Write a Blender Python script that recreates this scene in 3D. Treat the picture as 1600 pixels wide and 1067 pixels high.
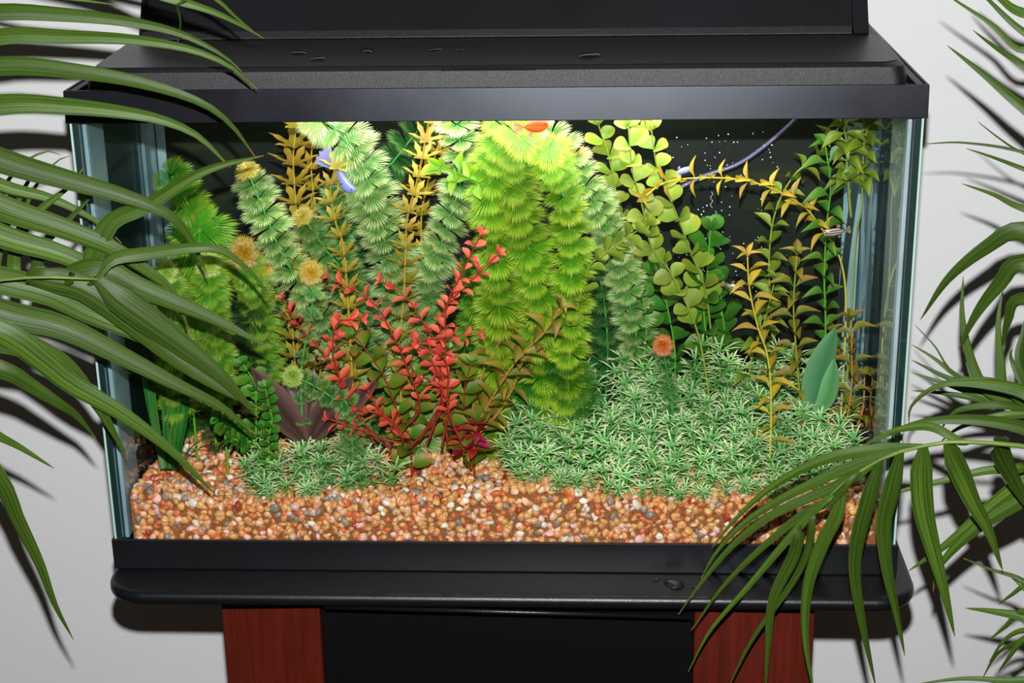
import bpy, math, random
import numpy as np
from mathutils import Vector, Matrix

random.seed(7)
S = bpy.context.scene
for o in list(bpy.data.objects):
    bpy.data.objects.remove(o)
COL = S.collection
V3 = Vector

# ------------------------------------------------------------------ camera
F_PX = 2567.1
CAM = V3((0.09881, -1.45161, 0.75962))
YAW, PITCH, ROLL = 0.05742, 0.34262, -0.01831
_f = V3((-math.sin(YAW)*math.cos(PITCH), math.cos(YAW)*math.cos(PITCH), -math.sin(PITCH)))
_r0 = V3((math.cos(YAW), math.sin(YAW), 0))
_u0 = _r0.cross(_f)
RIGHT = _r0*math.cos(ROLL) + _u0*math.sin(ROLL)
UP = -_r0*math.sin(ROLL) + _u0*math.cos(ROLL)
cam = bpy.data.objects.new('camera', bpy.data.cameras.new('camera'))
COL.objects.link(cam)
m = Matrix((RIGHT, UP, -_f)).transposed().to_4x4()
m.translation = CAM
cam.matrix_world = m
cam.data.sensor_width = 36
cam.data.lens = F_PX/1600*36
cam.data.clip_start = .02
S.camera = cam

# ------------------------------------------------------------------ world, lights, exposure
w = bpy.data.worlds.new('world'); S.world = w; w.use_nodes = True
w.node_tree.nodes['Background'].inputs[0].default_value = (1.0, .84, .66, 1)
w.node_tree.nodes['Background'].inputs[1].default_value = .035

def lamp(name, kind, loc, power, color=(1, 1, 1), **kw):
    d = bpy.data.lights.new(name, kind); d.energy = power; d.color = color
    for k, v in kw.items(): setattr(d, k, v)
    o = bpy.data.objects.new(name, d); o.location = loc; COL.objects.link(o)
    return o
flash = lamp('camera_flash', 'SPOT', CAM + UP*.125 - _f*.02, 150, (.985, .99, 1), shadow_soft_size=.012,
             spot_size=1.2, spot_blend=.6)
flash.rotation_euler = m.to_euler()
hoodlight = lamp('hood_tube_light', 'AREA', (0.03, .075, .4585), 1.35, (1, .99, .95), shape='RECTANGLE', size=.46, size_y=.09)
hoodlight.rotation_euler = (math.radians(4), 0, 0)
S.view_settings.view_transform = 'Standard'
S.view_settings.look = 'None'
S.view_settings.gamma = 1
S.view_settings.use_curve_mapping = False
S.view_settings.exposure = 0.0

# ------------------------------------------------------------------ helpers
def W(px, py, y):
    """point of the plane Y = y seen at a pixel of the 1600x1067 frame"""
    d = _f + RIGHT*((px-800)/F_PX) - UP*((py-533.5)/F_PX)
    t = (y - CAM.y)/d.y
    return CAM + d*t
def pxm(n, y): return n*(y-CAM.y)*1.05/F_PX     # n pixels in metres at depth y

def lin(c):
    return tuple((v/255/12.92 if v/255 <= .04045 else ((v/255+.055)/1.055)**2.4) for v in c)

def newmat(name):
    mt = bpy.data.materials.new(name); mt.use_nodes = True
    nt = mt.node_tree
    return mt, nt, nt.nodes['Principled BSDF'], nt.nodes['Material Output']

def N(nt, kind, **inp):
    n = nt.nodes.new(kind)
    for k, v in inp.items():
        if k.startswith('_'): setattr(n, k[1:], v)
        else: n.inputs[k].default_value = v
    return n

def plain(name, col, rough=.5, spec=.5, metal=0, noise=None, bump=None, coat=0):
    mt, nt, b, out = newmat(name)
    b.inputs['Base Color'].default_value = (*lin(col), 1)
    b.inputs['Roughness'].default_value = rough
    b.inputs['Specular IOR Level'].default_value = spec
    b.inputs['Metallic'].default_value = metal
    b.inputs['Coat Weight'].default_value = coat
    tc = N(nt, 'ShaderNodeTexCoord')
    if noise:
        sc, col2 = noise
        no = N(nt, 'ShaderNodeTexNoise', Scale=sc, Detail=6.0)
        nt.links.new(tc.outputs['Object'], no.inputs['Vector'])
        r = nt.nodes.new('ShaderNodeValToRGB')
        r.color_ramp.elements[0].position = .35; r.color_ramp.elements[1].position = .7
        r.color_ramp.elements[0].color = (*lin(col), 1); r.color_ramp.elements[1].color = (*lin(col2), 1)
        nt.links.new(no.outputs[0], r.inputs[0]); nt.links.new(r.outputs[0], b.inputs['Base Color'])
    if bump:
        sc, st, dist = bump
        no = N(nt, 'ShaderNodeTexNoise', Scale=sc, Detail=2.0)
        nt.links.new(tc.outputs['Object'], no.inputs['Vector'])
        bp = N(nt, 'ShaderNodeBump', Strength=st, Distance=dist)
        nt.links.new(no.outputs[0], bp.inputs['Height']); nt.links.new(bp.outputs[0], b.inputs['Normal'])
    return mt

def leafmat(name, base, tip, rough=.45, trans=.3, var=.25, spec=.5, hue=.03, mid=None):
    """plastic leaf: colour runs from base to tip along the leaf (vertex 'tint'), small change per leaf"""
    mt, nt, b, out = newmat(name)
    at = N(nt, 'ShaderNodeAttribute', _attribute_name='tint')
    r = nt.nodes.new('ShaderNodeValToRGB')
    r.color_ramp.elements[0].color = (*lin(base), 1); r.color_ramp.elements[1].color = (*lin(tip), 1)
    if mid:
        e = r.color_ramp.elements.new(.5); e.color = (*lin(mid), 1)
    nt.links.new(at.outputs['Fac'], r.inputs[0])
    oi = N(nt, 'ShaderNodeObjectInfo')
    mr = N(nt, 'ShaderNodeMapRange'); mr.inputs['To Min'].default_value = 1-var; mr.inputs['To Max'].default_value = 1+var
    nt.links.new(oi.outputs['Random'], mr.inputs['Value'])
    mh = N(nt, 'ShaderNodeMath', _operation='MULTIPLY_ADD'); mh.inputs[1].default_value = 7.31; mh.inputs[2].default_value = 0
    nt.links.new(oi.outputs['Random'], mh.inputs[0])
    fr = N(nt, 'ShaderNodeMath', _operation='FRACT'); nt.links.new(mh.outputs[0], fr.inputs[0])
    mr2 = N(nt, 'ShaderNodeMapRange'); mr2.inputs['To Min'].default_value = .5-hue; mr2.inputs['To Max'].default_value = .5+hue
    nt.links.new(fr.outputs[0], mr2.inputs['Value'])
    hs = N(nt, 'ShaderNodeHueSaturation')
    nt.links.new(mr2.outputs[0], hs.inputs['Hue']); nt.links.new(mr.outputs[0], hs.inputs['Value'])
    nt.links.new(r.outputs[0], hs.inputs['Color'])
    nt.links.new(hs.outputs[0], b.inputs['Base Color'])
    b.inputs['Roughness'].default_value = rough
    b.inputs['Specular IOR Level'].default_value = spec
    tr = N(nt, 'ShaderNodeBsdfTranslucent'); nt.links.new(hs.outputs[0], tr.inputs[0])
    mx = N(nt, 'ShaderNodeMixShader'); mx.inputs[0].default_value = trans
    nt.links.new(b.outputs[0], mx.inputs[1]); nt.links.new(tr.outputs[0], mx.inputs[2])
    nt.links.new(mx.outputs[0], out.inputs[0])
    return mt

def glassmat(name, tint, ior=1.45, rough=0.0, refl=(1, 1, 1)):
    mt, nt, b, out = newmat(name); nt.nodes.remove(b)
    # Schlick reflectance, alike from both sides of the thin sheet
    f0 = ((ior-1)/(ior+1))**2
    lw = N(nt, 'ShaderNodeLayerWeight'); lw.inputs['Blend'].default_value = .5
    pw = N(nt, 'ShaderNodeMath', _operation='POWER'); pw.inputs[1].default_value = 5; nt.links.new(lw.outputs['Facing'], pw.inputs[0])
    fr = N(nt, 'ShaderNodeMath', _operation='MULTIPLY_ADD'); fr.inputs[1].default_value = 1-f0; fr.inputs[2].default_value = f0
    nt.links.new(pw.outputs[0], fr.inputs[0])
    t = N(nt, 'ShaderNodeBsdfTransparent'); t.inputs[0].default_value = (*tint, 1)
    g = N(nt, 'ShaderNodeBsdfGlossy'); g.inputs['Roughness'].default_value = rough; g.inputs['Color'].default_value = (*refl, 1)
    mx = N(nt, 'ShaderNodeMixShader')
    nt.links.new(fr.outputs[0], mx.inputs[0]); nt.links.new(t.outputs[0], mx.inputs[1]); nt.links.new(g.outputs[0], mx.inputs[2])
    nt.links.new(mx.outputs[0], out.inputs[0])
    return mt

class MB:
    def __init__(s): s.v = []; s.f = []; s.t = []
    def vert(s, p, t=0.0): s.v.append(tuple(p)); s.t.append(t); return len(s.v)-1
    def add(s, vs, fs, t=0.0):
        b = len(s.v); s.v += [tuple(p) for p in vs]
        s.t += list(t) if hasattr(t, '__len__') else [t]*len(vs)
        s.f += [tuple(i+b for i in f) for f in fs]
    def box(s, a, b):
        x0, y0, z0 = a; x1, y1, z1 = b
        s.add([(x0,y0,z0),(x1,y0,z0),(x1,y1,z0),(x0,y1,z0),(x0,y0,z1),(x1,y0,z1),(x1,y1,z1),(x0,y1,z1)],
              [(3,2,1,0),(4,5,6,7),(0,1,5,4),(1,2,6,5),(2,3,7,6),(3,0,4,7)])
    def tube(s, pts, rad, n=6, t=0.0, cap=True):
        pts = [V3(p) for p in pts]; k = len(pts)
        rad = rad if hasattr(rad, '__len__') else [rad]*k
        up = V3((.3, .2, 1)).normalized(); b0 = len(s.v)
        for i, p in enumerate(pts):
            T = (pts[min(i+1, k-1)]-pts[max(i-1, 0)]).normalized()
            a = T.cross(up)
            if a.length < 1e-3: a = T.cross(V3((1, 0, 0)))
            a.normalize(); b = T.cross(a)
            for j in range(n):
                q = 2*math.pi*j/n
                s.vert(p+(a*math.cos(q)+b*math.sin(q))*rad[i], t)
        for i in range(k-1):
            for j in range(n):
                s.f.append((b0+i*n+j, b0+i*n+(j+1) % n, b0+(i+1)*n+(j+1) % n, b0+(i+1)*n+j))
        if cap:
            s.f.append(tuple(b0+j for j in range(n))[::-1]); s.f.append(tuple(b0+(k-1)*n+j for j in range(n)))
    def mesh(s, name, mat, smooth=True):
        me = bpy.data.meshes.new(name); me.from_pydata(s.v, [], s.f)
        if mat: me.materials.append(mat)
        if smooth: me.polygons.foreach_set('use_smooth', [True]*len(me.polygons))
        if any(s.t):
            a = me.attributes.new('tint', 'FLOAT', 'POINT'); a.data.foreach_set('value', s.t)
        me.update(); return me

def link(name, mesh, parent=None, loc=None, mat4=None):
    o = bpy.data.objects.new(name, mesh); COL.objects.link(o)
    if parent: o.parent = parent
    if mat4 is not None: o.matrix_basis = mat4
    if loc is not None: o.location = loc
    return o
def build(mb, name, mat, parent=None, smooth=False, off=None, bevel=0):
    if off is not None:
        mb.v = [(p[0]-off[0], p[1]-off[1], p[2]-off[2]) for p in mb.v]
    o = link(name, mb.mesh(name, mat, smooth), parent)
    if off is not None and not parent: o.location = off
    if bevel:
        b = o.modifiers.new('bevel', 'BEVEL'); b.width = bevel; b.segments = 3; b.limit_method = 'ANGLE'
    return o
def tag(o, label=None, cat=None, group=None, kind=None):
    for k, v in (('label', label), ('category', cat), ('group', group), ('kind', kind)):
        if v: o[k] = v
    return o
def thing(name, loc, label, cat, group=None):
    o = bpy.data.objects.new(name, None); COL.objects.link(o); o.location = loc; o.empty_display_size = .02
    return tag(o, label, cat, group)

def spline(P, step):
    P = [V3(p) for p in P]
    if len(P) == 2: P = [P[0], (P[0]+P[1])/2, P[1]]
    Q = [P[0]*2-P[1]]+P+[P[-1]*2-P[-2]]; out = []
    for i in range(1, len(Q)-2):
        a, b, c, d = Q[i-1:i+3]
        for k in range(16):
            t = k/16
            out.append(.5*((2*b)+(c-a)*t+(2*a-5*b+4*c-d)*t*t+(3*b-3*c+d-a)*t**3))
    out.append(P[-1])
    L = [0]
    for i in range(1, len(out)): L.append(L[-1]+(out[i]-out[i-1]).length)
    n = max(2, int(round(L[-1]/step))); res = []; j = 0
    for k in range(n+1):
        s = L[-1]*k/n
        while j < len(L)-2 and L[j+1] < s: j += 1
        t = (s-L[j])/max(1e-9, L[j+1]-L[j]); res.append(out[j].lerp(out[j+1], min(1, max(0, t))))
    return res
def frame(X, Z):
    X = X.normalized(); Z = (Z-X*Z.dot(X))
    if Z.length < 1e-4: Z = V3((.1, .2, 1)); Z = Z-X*Z.dot(X)
    Z.normalize(); Y = Z.cross(X)
    return Matrix((X, Y, Z)).transposed()
def TRS(p, R3, s): 
    M = R3.to_4x4() @ Matrix.Diagonal((s, s, s, 1)); M.translation = p; return M

# ------------------------------------------------------------------ materials
M_wall = plain('wall_paint', (222, 222, 222), .75, .2, bump=(220, .08, .001))
M_black = plain('black_plastic', (14, 15, 18), .38, .45, noise=(9, (20, 21, 25)))
M_blackg = plain('black_plastic_grained', (18, 18, 21), .45, .5, bump=(1700, .8, .0004))
M_blackm = plain('black_matt_plastic', (24, 23, 22), .42, .45, bump=(500, .15, .0003))
M_shelf = plain('black_shelf', (14, 15, 17), .34, .5, bump=(1100, .6, .0003))
M_door = plain('black_door', (9, 9, 10), .55, .12)
M_sealrefl = plain('seal_reflection', (140, 164, 174), .3, .5, noise=(14, (104, 132, 146)))
M_sealrefl_right = plain('seal_reflection_pale', (170, 184, 190), .3, .5, noise=(14, (140, 158, 168)))  # brighter copy for the right strip, reflection put into the colour
M_edge = plain('glass_edge', (168, 200, 186), .25, .5)
M_glass = glassmat('glass', (.975, .99, .98))
M_water = glassmat('water', (.975, .992, .982), 1.1)
M_clear = glassmat('clear_plastic', (.80, .87, .88), 1.35, .1, (.9, .95, 1))

def m_side():
    mt, nt, b, out = newmat('side_glass')
    b.inputs['Base Color'].default_value = (.012, .035, .035, 1); b.inputs['Roughness'].default_value = .3
    g = N(nt, 'ShaderNodeBsdfGlossy', Roughness=.03); g.inputs['Color'].default_value = (.72, .86, .84, 1)
    mx = N(nt, 'ShaderNodeMixShader'); mx.inputs[0].default_value = .36
    nt.links.new(b.outputs[0], mx.inputs[1]); nt.links.new(g.outputs[0], mx.inputs[2]); nt.links.new(mx.outputs[0], out.inputs[0])
    return mt
M_side = m_side()

def m_back():
    mt, nt, b, out = newmat('backdrop_print')
    tc = N(nt, 'ShaderNodeTexCoord')
    mp = N(nt, 'ShaderNodeMapping'); mp.inputs['Scale'].default_value = (9, 9, 26)
    nt.links.new(tc.outputs['Object'], mp.inputs['Vector'])
    no = N(nt, 'ShaderNodeTexNoise', Scale=1.0, Detail=7.0, Distortion=1.2); nt.links.new(mp.outputs[0], no.inputs['Vector'])
    r = nt.nodes.new('ShaderNodeValToRGB')
    r.color_ramp.elements[0].position = .4; r.color_ramp.elements[1].position = .75
    r.color_ramp.elements[0].color = (*lin((6, 13, 14)), 1); r.color_ramp.elements[1].color = (*lin((36, 38, 16)), 1)
    e = r.color_ramp.elements.new(.58); e.color = (*lin((12, 25, 17)), 1)
    nt.links.new(no.outputs[0], r.inputs[0]); nt.links.new(r.outputs[0], b.inputs['Base Color'])
    b.inputs['Roughness'].default_value = .35
    return mt
M_back = m_back()

def m_wood():
    mt, nt, b, out = newmat('cherry_laminate')
    tc = N(nt, 'ShaderNodeTexCoord')
    mp = N(nt, 'ShaderNodeMapping'); mp.inputs['Scale'].default_value = (160, 160, 7)
    nt.links.new(tc.outputs['Object'], mp.inputs['Vector'])
    no = N(nt, 'ShaderNodeTexNoise', Scale=1.0, Detail=5.0, Distortion=.6); nt.links.new(mp.outputs[0], no.inputs['Vector'])
    r = nt.nodes.new('ShaderNodeValToRGB')
    r.color_ramp.elements[0].position = .3; r.color_ramp.elements[1].position = .72
    r.color_ramp.elements[0].color = (*lin((66, 17, 8)), 1); r.color_ramp.elements[1].color = (*lin((92, 27, 13)), 1)
    nt.links.new(no.outputs[0], r.inputs[0]); nt.links.new(r.outputs[0], b.inputs['Base Color'])
    b.inputs['Roughness'].default_value = .5; b.inputs['Specular IOR Level'].default_value = .25
    return mt
M_wood = m_wood()

def m_scuffed():
    """top frame: glossy black with pale scratches and smudges"""
    mt, nt, b, out = newmat('scuffed_black_plastic')
    tc = N(nt, 'ShaderNodeTexCoord')
    mp = N(nt, 'ShaderNodeMapping'); mp.inputs['Rotation'].default_value = (0, .6, 0); mp.inputs['Scale'].default_value = (22, 40, 240)
    nt.links.new(tc.outputs['Object'], mp.inputs['Vector'])
    no = N(nt, 'ShaderNodeTexNoise', Scale=1.0, Detail=3.0); nt.links.new(mp.outputs[0], no.inputs['Vector'])
    r = nt.nodes.new('ShaderNodeValToRGB'); r.color_ramp.elements[0].position = .70; r.color_ramp.elements[1].position = .8
    r.color_ramp.elements[0].color = (*lin((19, 20, 24)), 1); r.color_ramp.elements[1].color = (*lin((70, 72, 78)), 1)
    nt.links.new(no.outputs[0], r.inputs[0]); nt.links.new(r.outputs[0], b.inputs['Base Color'])
    n2 = N(nt, 'ShaderNodeTexNoise', Scale=14.0, Detail=5.0); nt.links.new(tc.outputs['Object'], n2.inputs['Vector'])
    mr = N(nt, 'ShaderNodeMapRange'); mr.inputs['To Min'].default_value = .25; mr.inputs['To Max'].default_value = .36
    nt.links.new(n2.outputs[0], mr.inputs['Value']); nt.links.new(mr.outputs[0], b.inputs['Roughness'])
    b.inputs['Specular IOR Level'].default_value = .05
    g = N(nt, 'ShaderNodeBsdfAnisotropic', _distribution='BECKMANN'); g.inputs['Color'].default_value = (.029, .031, .036, 1)
    mr.inputs['To Min'].default_value = .32; mr.inputs['To Max'].default_value = .40; nt.links.new(mr.outputs[0], g.inputs['Roughness'])
    ad = N(nt, 'ShaderNodeAddShader'); nt.links.new(b.outputs[0], ad.inputs[0]); nt.links.new(g.outputs[0], ad.inputs[1]); nt.links.new(ad.outputs[0], out.inputs[0])
    return mt
M_scuff = m_scuffed()

# ------------------------------------------------------------------ room
FLOOR = -.74
WALLY = .37
mb = MB(); mb.box((-2.6, WALLY, FLOOR), (2.6, WALLY+.1, 1.9)); tag(build(mb, 'wall_back', M_wall), kind='structure')
mb = MB(); mb.box((-2.6, -2.6, FLOOR-.05), (2.6, WALLY+.1, FLOOR)); tag(build(mb, 'floor', plain('floor_carpet', (62, 54, 46), .9, .1, bump=(300, .5, .004))), kind='structure')

# ------------------------------------------------------------------ stand
def rounded(x0, y0, x1, y1, rf, rb, n=8):
    pts = []
    for cx, cy, r, a0 in ((x0+rf, y0+rf, rf, 180), (x1-rf, y0+rf, rf, 270), (x1-rb, y1-rb, rb, 0), (x0+rb, y1-rb, rb, 90)):
        for k in range(n+1):
            a = math.radians(a0+90*k/n); pts.append((cx+r*math.cos(a), cy+r*math.sin(a)))
    return pts
def prism(mb, loops):
    """stack of (outline, z) rings, closed at both ends"""
    b = len(mb.v); n = len(loops[0][0])
    for pts, z in loops:
        for p in pts: mb.vert((p[0], p[1], z if not callable(z) else z(p)))
    for i in range(len(loops)-1):
        for j in range(n):
            mb.f.append((b+i*n+j, b+i*n+(j+1) % n, b+(i+1)*n+(j+1) % n, b+(i+1)*n+j))
    mb.f.append(tuple(range(b, b+n))[::-1]); mb.f.append(tuple(range(b+(len(loops)-1)*n, b+len(loops)*n)))

stand = thing('aquarium_stand', (0, .1, FLOOR), 'black aquarium stand with cherry wood posts and rounded top shelf', 'stand')
so = stand.location
sx0, sx1, sy0, sy1 = -.388, .402, -.053, .345
mb = MB()
def ring(i): return rounded(sx0+i, sy0+i, sx1-i, sy1-i, .042-i, .02)
prism(mb, [(ring(.004), -.0135), (ring(.001), -.012), (ring(0), -.010)]+[(ring(.0065*(1-math.cos(math.radians(a)))), -.0065+.0065*math.sin(math.radians(a))) for a in (0, 12, 24, 36, 50, 65, 80, 90)])
build(mb, 'top_shelf', M_shelf, stand, off=so, smooth=True)
stand.children[0].modifiers.new('e', 'EDGE_SPLIT').split_angle = math.radians(50)
mb = MB()
def slanted(mb, xa, ya, xb, yb, y1, z0, z1):
    mb.add([(xa,ya,z0),(xb,yb,z0),(xb,y1,z0),(xa,y1,z0),(xa,ya,z1),(xb,yb,z1),(xb,y1,z1),(xa,y1,z1)],
           [(3,2,1,0),(4,5,6,7),(0,1,5,4),(1,2,6,5),(2,3,7,6),(3,0,4,7)])
pa = W(350, 1000, .0); pb = W(501, 1000, -.025)
slanted(mb, pa.x, .0, pb.x, -.022, .3, FLOOR, -.0137); tag(build(mb, 'post', M_wood, stand, off=so, bevel=.0015))
pc = W(1084, 1000, -.022); pd = W(1271, 1000, -.018)
mb = MB(); slanted(mb, pc.x, -.022, pd.x, -.018, .3, FLOOR, -.0137); build(mb, 'post', M_wood, stand, off=so, bevel=.0015)
mb = MB(); slanted(mb, pb.x+.0005, -.012, pc.x-.0005, -.0205, .01, FLOOR+.06, -.021); build(mb, 'door', M_door, stand, off=so, bevel=.0012)
mb = MB(); mb.tube([W(508, 948, -.043), W(1080, 964, -.045)], .0026, 12); build(mb, 'door_highlight_bar', M_shelf, stand, off=so, smooth=True)  # bar added to catch a highlight along the door's top edge
mb = MB(); mb.box((pb.x+.0005, .012, FLOOR), (pc.x-.0005, .3, -.0137)); build(mb, 'cabinet_body', M_door, stand, off=so)

# ------------------------------------------------------------------ aquarium
HX, TY0, TY1, TH = .387, -.003, .310, .481
BX = .235                     # front of the backdrop
tank = thing('aquarium', (0, .15, 0), 'rectangular glass aquarium with black plastic top and bottom frames', 'aquarium')
to = tank.location
def ringframe(mb, x, y0, y1, z0, z1, t):
    o = [(-x, y0), (x, y0), (x, y1), (-x, y1)]; i = [(-x+t, y0+t), (x-t, y0+t), (x-t, y1-t), (-x+t, y1-t)]
    vs = [(*p, z0) for p in o]+[(*p, z1) for p in o]+[(*p, z0) for p in i]+[(*p, z1) for p in i]
    fs = []
    for k in range(4):
        j = (k+1) % 4
        fs += [(k, j, 4+j, 4+k), (8+j, 8+k, 12+k, 12+j), (4+k, 4+j, 12+j, 12+k), (j, k, 8+k, 8+j)]
    mb.add(vs, fs)
mb = MB(); ringframe(mb, HX, TY0, TY1+.003, TH-.0295, TH, .003)
mb.v = [(x, y+(.0026 if z > TH-.01 and y < .002 else 0), z) for x, y, z in mb.v]   # slight mould draft of the front face
if True: ringframe(mb, HX-.003, TY0+.0035, TY1, TH-.006, TH-.001, .0075)
build(mb, 'top_frame', M_scuff, tank, off=to, bevel=.0007)
mb = MB(); ringframe(mb, HX, TY0, TY1+.003, .0005, .0325, .003); ringframe(mb, HX-.003, TY0+.003, TY1, .001, .010, .012)
build(mb, 'bottom_frame', M_black, tank, off=to, bevel=.001)
mb = MB(); mb.box((-.376, .0005, .011), (.376, .0055, .474)); build(mb, 'front_pane', M_glass, tank, off=to)
for s in (-1, 1):
    xa, xb = sorted((s*.3755, s*.3835)); mb = MB(); mb.box((xa, .0065, .011), (xb, .305, .474)); build(mb, 'side_pane', M_side, tank, off=to)
    xa, xb = sorted((s*.3765, s*.3838)); mb = MB(); mb.box((xa, .0002, .011), (xb, .0062, .474)); build(mb, 'pane_edge', M_side, tank, off=to)
    xa, xb = sorted((s*.3822, s*.3841)); mb = MB(); mb.box((xa, -.0004, .0325), (xb, .0066, .452)); build(mb, 'ground_edge', M_edge, tank, off=to)
    # sealant along the corners; front strips widened to stand in for the seal's reflection
    xa, xb = sorted((s*.3715, s*.3754)); mb = MB(); mb.box((xa, .0066, .03), (xb, .058 if s < 0 else .085, .474)); build(mb, 'seal_and_reflection', M_sealrefl if s < 0 else M_sealrefl_right, tank, off=to, bevel=.001)
    xa, xb = sorted((s*.3715, s*.3754)); mb = MB(); mb.box((xa, BX-.045, .03), (xb, BX-.001, .474)); build(mb, 'seal_and_reflection', M_sealrefl, tank, off=to, bevel=.001)
    xa, xb = sorted((s*(.361 if s < 0 else .352), s*.3705)); mb = MB(); mb.box((xa, BX-.004, .03), (xb, BX-.0005, .474)); build(mb, 'seal_and_reflection', M_sealrefl, tank, off=to, bevel=.001)
mb = MB(); mb.box((-.375, .305, .011), (.375, .3095, .474)); build(mb, 'back_pane', M_glass, tank, off=to)
mb = MB(); mb.box((-.375, .006, .0115), (.375, .305, .0165)); build(mb, 'bottom_pane', M_glass, tank, off=to)
mb = MB(); mb.box((-.3752, BX, .017), (.3752, BX+.006, .470)); build(mb, 'backdrop', M_back, tank, off=to)

mb = MB(); mb.box((-.3695, .0075, .0425), (.3695, BX-.0155, .4555))
tag(build(mb, 'aquarium_water', M_water, off=V3((0, .1, .04))), 'clear still water filling the glass aquarium', 'water', kind='stuff')

# hood
hood = thing('aquarium_hood', (0, .15, TH), 'black plastic aquarium hood lying in the top frame, rear lid raised', 'hood')
ho = hood.location
hx = .3705
def hring(x, y0, y1, r): return rounded(-x, y0, x, y1, r, .004)
HY = .148
zt = lambda p: TH+.0165+(p[1]-.012)*.02
zm = lambda p: TH+.0135+(p[1]-.012)*.02
mb = MB()
prism(mb, [(hring(hx, .009, HY+.16, .014), TH-.0055), (hring(hx, .010, HY+.16, .014), TH+.004), (hring(hx-.002, .012, HY+.158, .016), zm), (hring(hx-.006, .0165, HY+.156, .018), zt)])
build(mb, 'hood_body', M_blackg, hood, off=ho, smooth=True).modifiers.new('e', 'EDGE_SPLIT').split_angle = math.radians(28)
ZT = TH+.0168
mb = MB()
prism(mb, [(hring(hx-.0065, .017, HY, .018), lambda p: ZT+(p[1]-.012)*.02), (hring(hx-.007, .0175, HY, .018), lambda p: ZT+.0006+(p[1]-.012)*.02)])
build(mb, 'hood_top', M_blackm, hood, off=ho)
# finger notch on the front edge of the top
nl = W(690, 108, .013).x; nr = W(838, 108, .013).x
mb = MB(); mb.box((nl, .0100, TH+.0135), (nr, .0135, TH+.0150)); mb.box((nl+.01, .0095, TH+.0150), (nr-.01, .0125, TH+.0162))
build(mb, 'finger_notch', M_door, hood, off=ho, bevel=.0006)
# raised lid
zh = TH+.0195
lt = math.radians(34); lh = .16
def lidp(x, u, v): return (x, HY+.004+u*math.sin(lt)+v*math.cos(lt), zh+u*math.cos(lt)-v*math.sin(lt))
lid = MB()
for xa, xb, u0, u1, v0, v1 in ((-.352, .352, .002, lh, .004, .007),):
    lid.add([lidp(xa,u0,v0), lidp(xb,u0,v0), lidp(xb,u0,v1), lidp(xa,u0,v1), lidp(xa,u1,v0), lidp(xb,u1,v0), lidp(xb,u1,v1), lidp(xa,u1,v1)],
            [(3,2,1,0),(4,5,6,7),(0,1,5,4),(1,2,6,5),(2,3,7,6),(3,0,4,7)])
lido = build(lid, 'raised_lid', M_black, hood, off=ho, bevel=.0008)
for nm, xa, xb, u0, u1, v0, v1 in (('lid_hinge', -.3535, .340, .0, .009, -.003, .0038), ('lid_flange', .341, .3555, .0, lh, -.004, .0075), ('lid_flange', -.3555, -.3525, .0, lh, -.004, .0075)):
    q = MB()
    q.add([lidp(xa,u0,v0), lidp(xb,u0,v0), lidp(xb,u0,v1), lidp(xa,u0,v1), lidp(xa,u1,v0), lidp(xb,u1,v0), lidp(xb,u1,v1), lidp(xa,u1,v1)],
            [(3,2,1,0),(4,5,6,7),(0,1,5,4),(1,2,6,5),(2,3,7,6),(3,0,4,7)])
    if nm == 'lid_hinge': build(q, nm, M_blackg, hood, off=ho, bevel=.001)
    else:
        q.v = [(a-ho[0], b-ho[1], c-ho[2]) for a, b, c in q.v]
        k = link(nm, q.mesh(nm, M_black, False), lido)
# lamp tube in the hood
M_tube, nt_, b_, o_ = newmat('lamp_tube'); b_.inputs['Emission Color'].default_value = (1, .98, .93, 1); b_.inputs['Emission Strength'].default_value = 4
mb = MB(); mb.tube([(-.27, .095, .4655), (.27, .095, .4655)], .005, 12); build(mb, 'lamp_tube', M_tube, hood, off=ho, smooth=True)

# ------------------------------------------------------------------ water drops
M_drop = glassmat('water_drop', (.55, .55, .56), 1.9, .06)
def drop(px, py, wpx, zplane, label, group=None, slope=0, asp=.5):
    d = _f + RIGHT*((px-800)/F_PX) - UP*((py-533.5)/F_PX)
    t = (zplane-CAM.z)/d.z; p = CAM+d*t
    r = pxm(wpx, p.y)/2; mb = MB(); n = 14
    ph = random.random()*6
    for k, (s, h) in enumerate(((1, 0), (.93, .16), (.6, .30), (.25, .36))):
        for j in range(n):
            a = 2*math.pi*j/n; q = 1+.18*math.sin(2*a+ph)+.1*math.sin(3*a)
            mb.vert((r*s*q*math.cos(a), r*s*q*math.sin(a)*asp*2, r*h*.8))
    for k in range(3):
        for j in range(n): mb.f.append((k*n+j, k*n+(j+1) % n, (k+1)*n+(j+1) % n, (k+1)*n+j))
    mb.f.append(tuple(range(3*n, 4*n)))
    o = link('water_drop', mb.mesh('water_drop', M_drop), loc=p)
    return tag(o, label, 'water drop', group)
for px, py, wp, lb in ((466, 83, 24, 'leftmost water drop on the hood top'), (497, 92, 22, 'second water drop from the left on the hood top, set forward'),
                       (573, 80, 26, 'water drop on the hood, third from left, stretched'), (680, 78, 20, 'water drop on the hood above the finger notch, left of a pair'),
                       (719, 78, 16, 'water drop on the hood above the finger notch, right of a pair'), (823, 83, 6, 'tiny round water drop on the hood, right of the notch'),
                       (921, 87, 34, 'largest water drop on the hood, far right')):
    drop(px, py, wp, ZT+.0012+.07*.02, lb, 'water drops on the hood')
drop(1054, 913, 32, .0004, 'large water drop on the stand shelf', 'water drops on the shelf', asp=.6)
drop(1026, 906, 11, .0004, 'small water drop left of the large one on the shelf', 'water drops on the shelf')
drop(1085, 917, 9, .0004, 'tiny water drop right of the large one on the shelf', 'water drops on the shelf')

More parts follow.
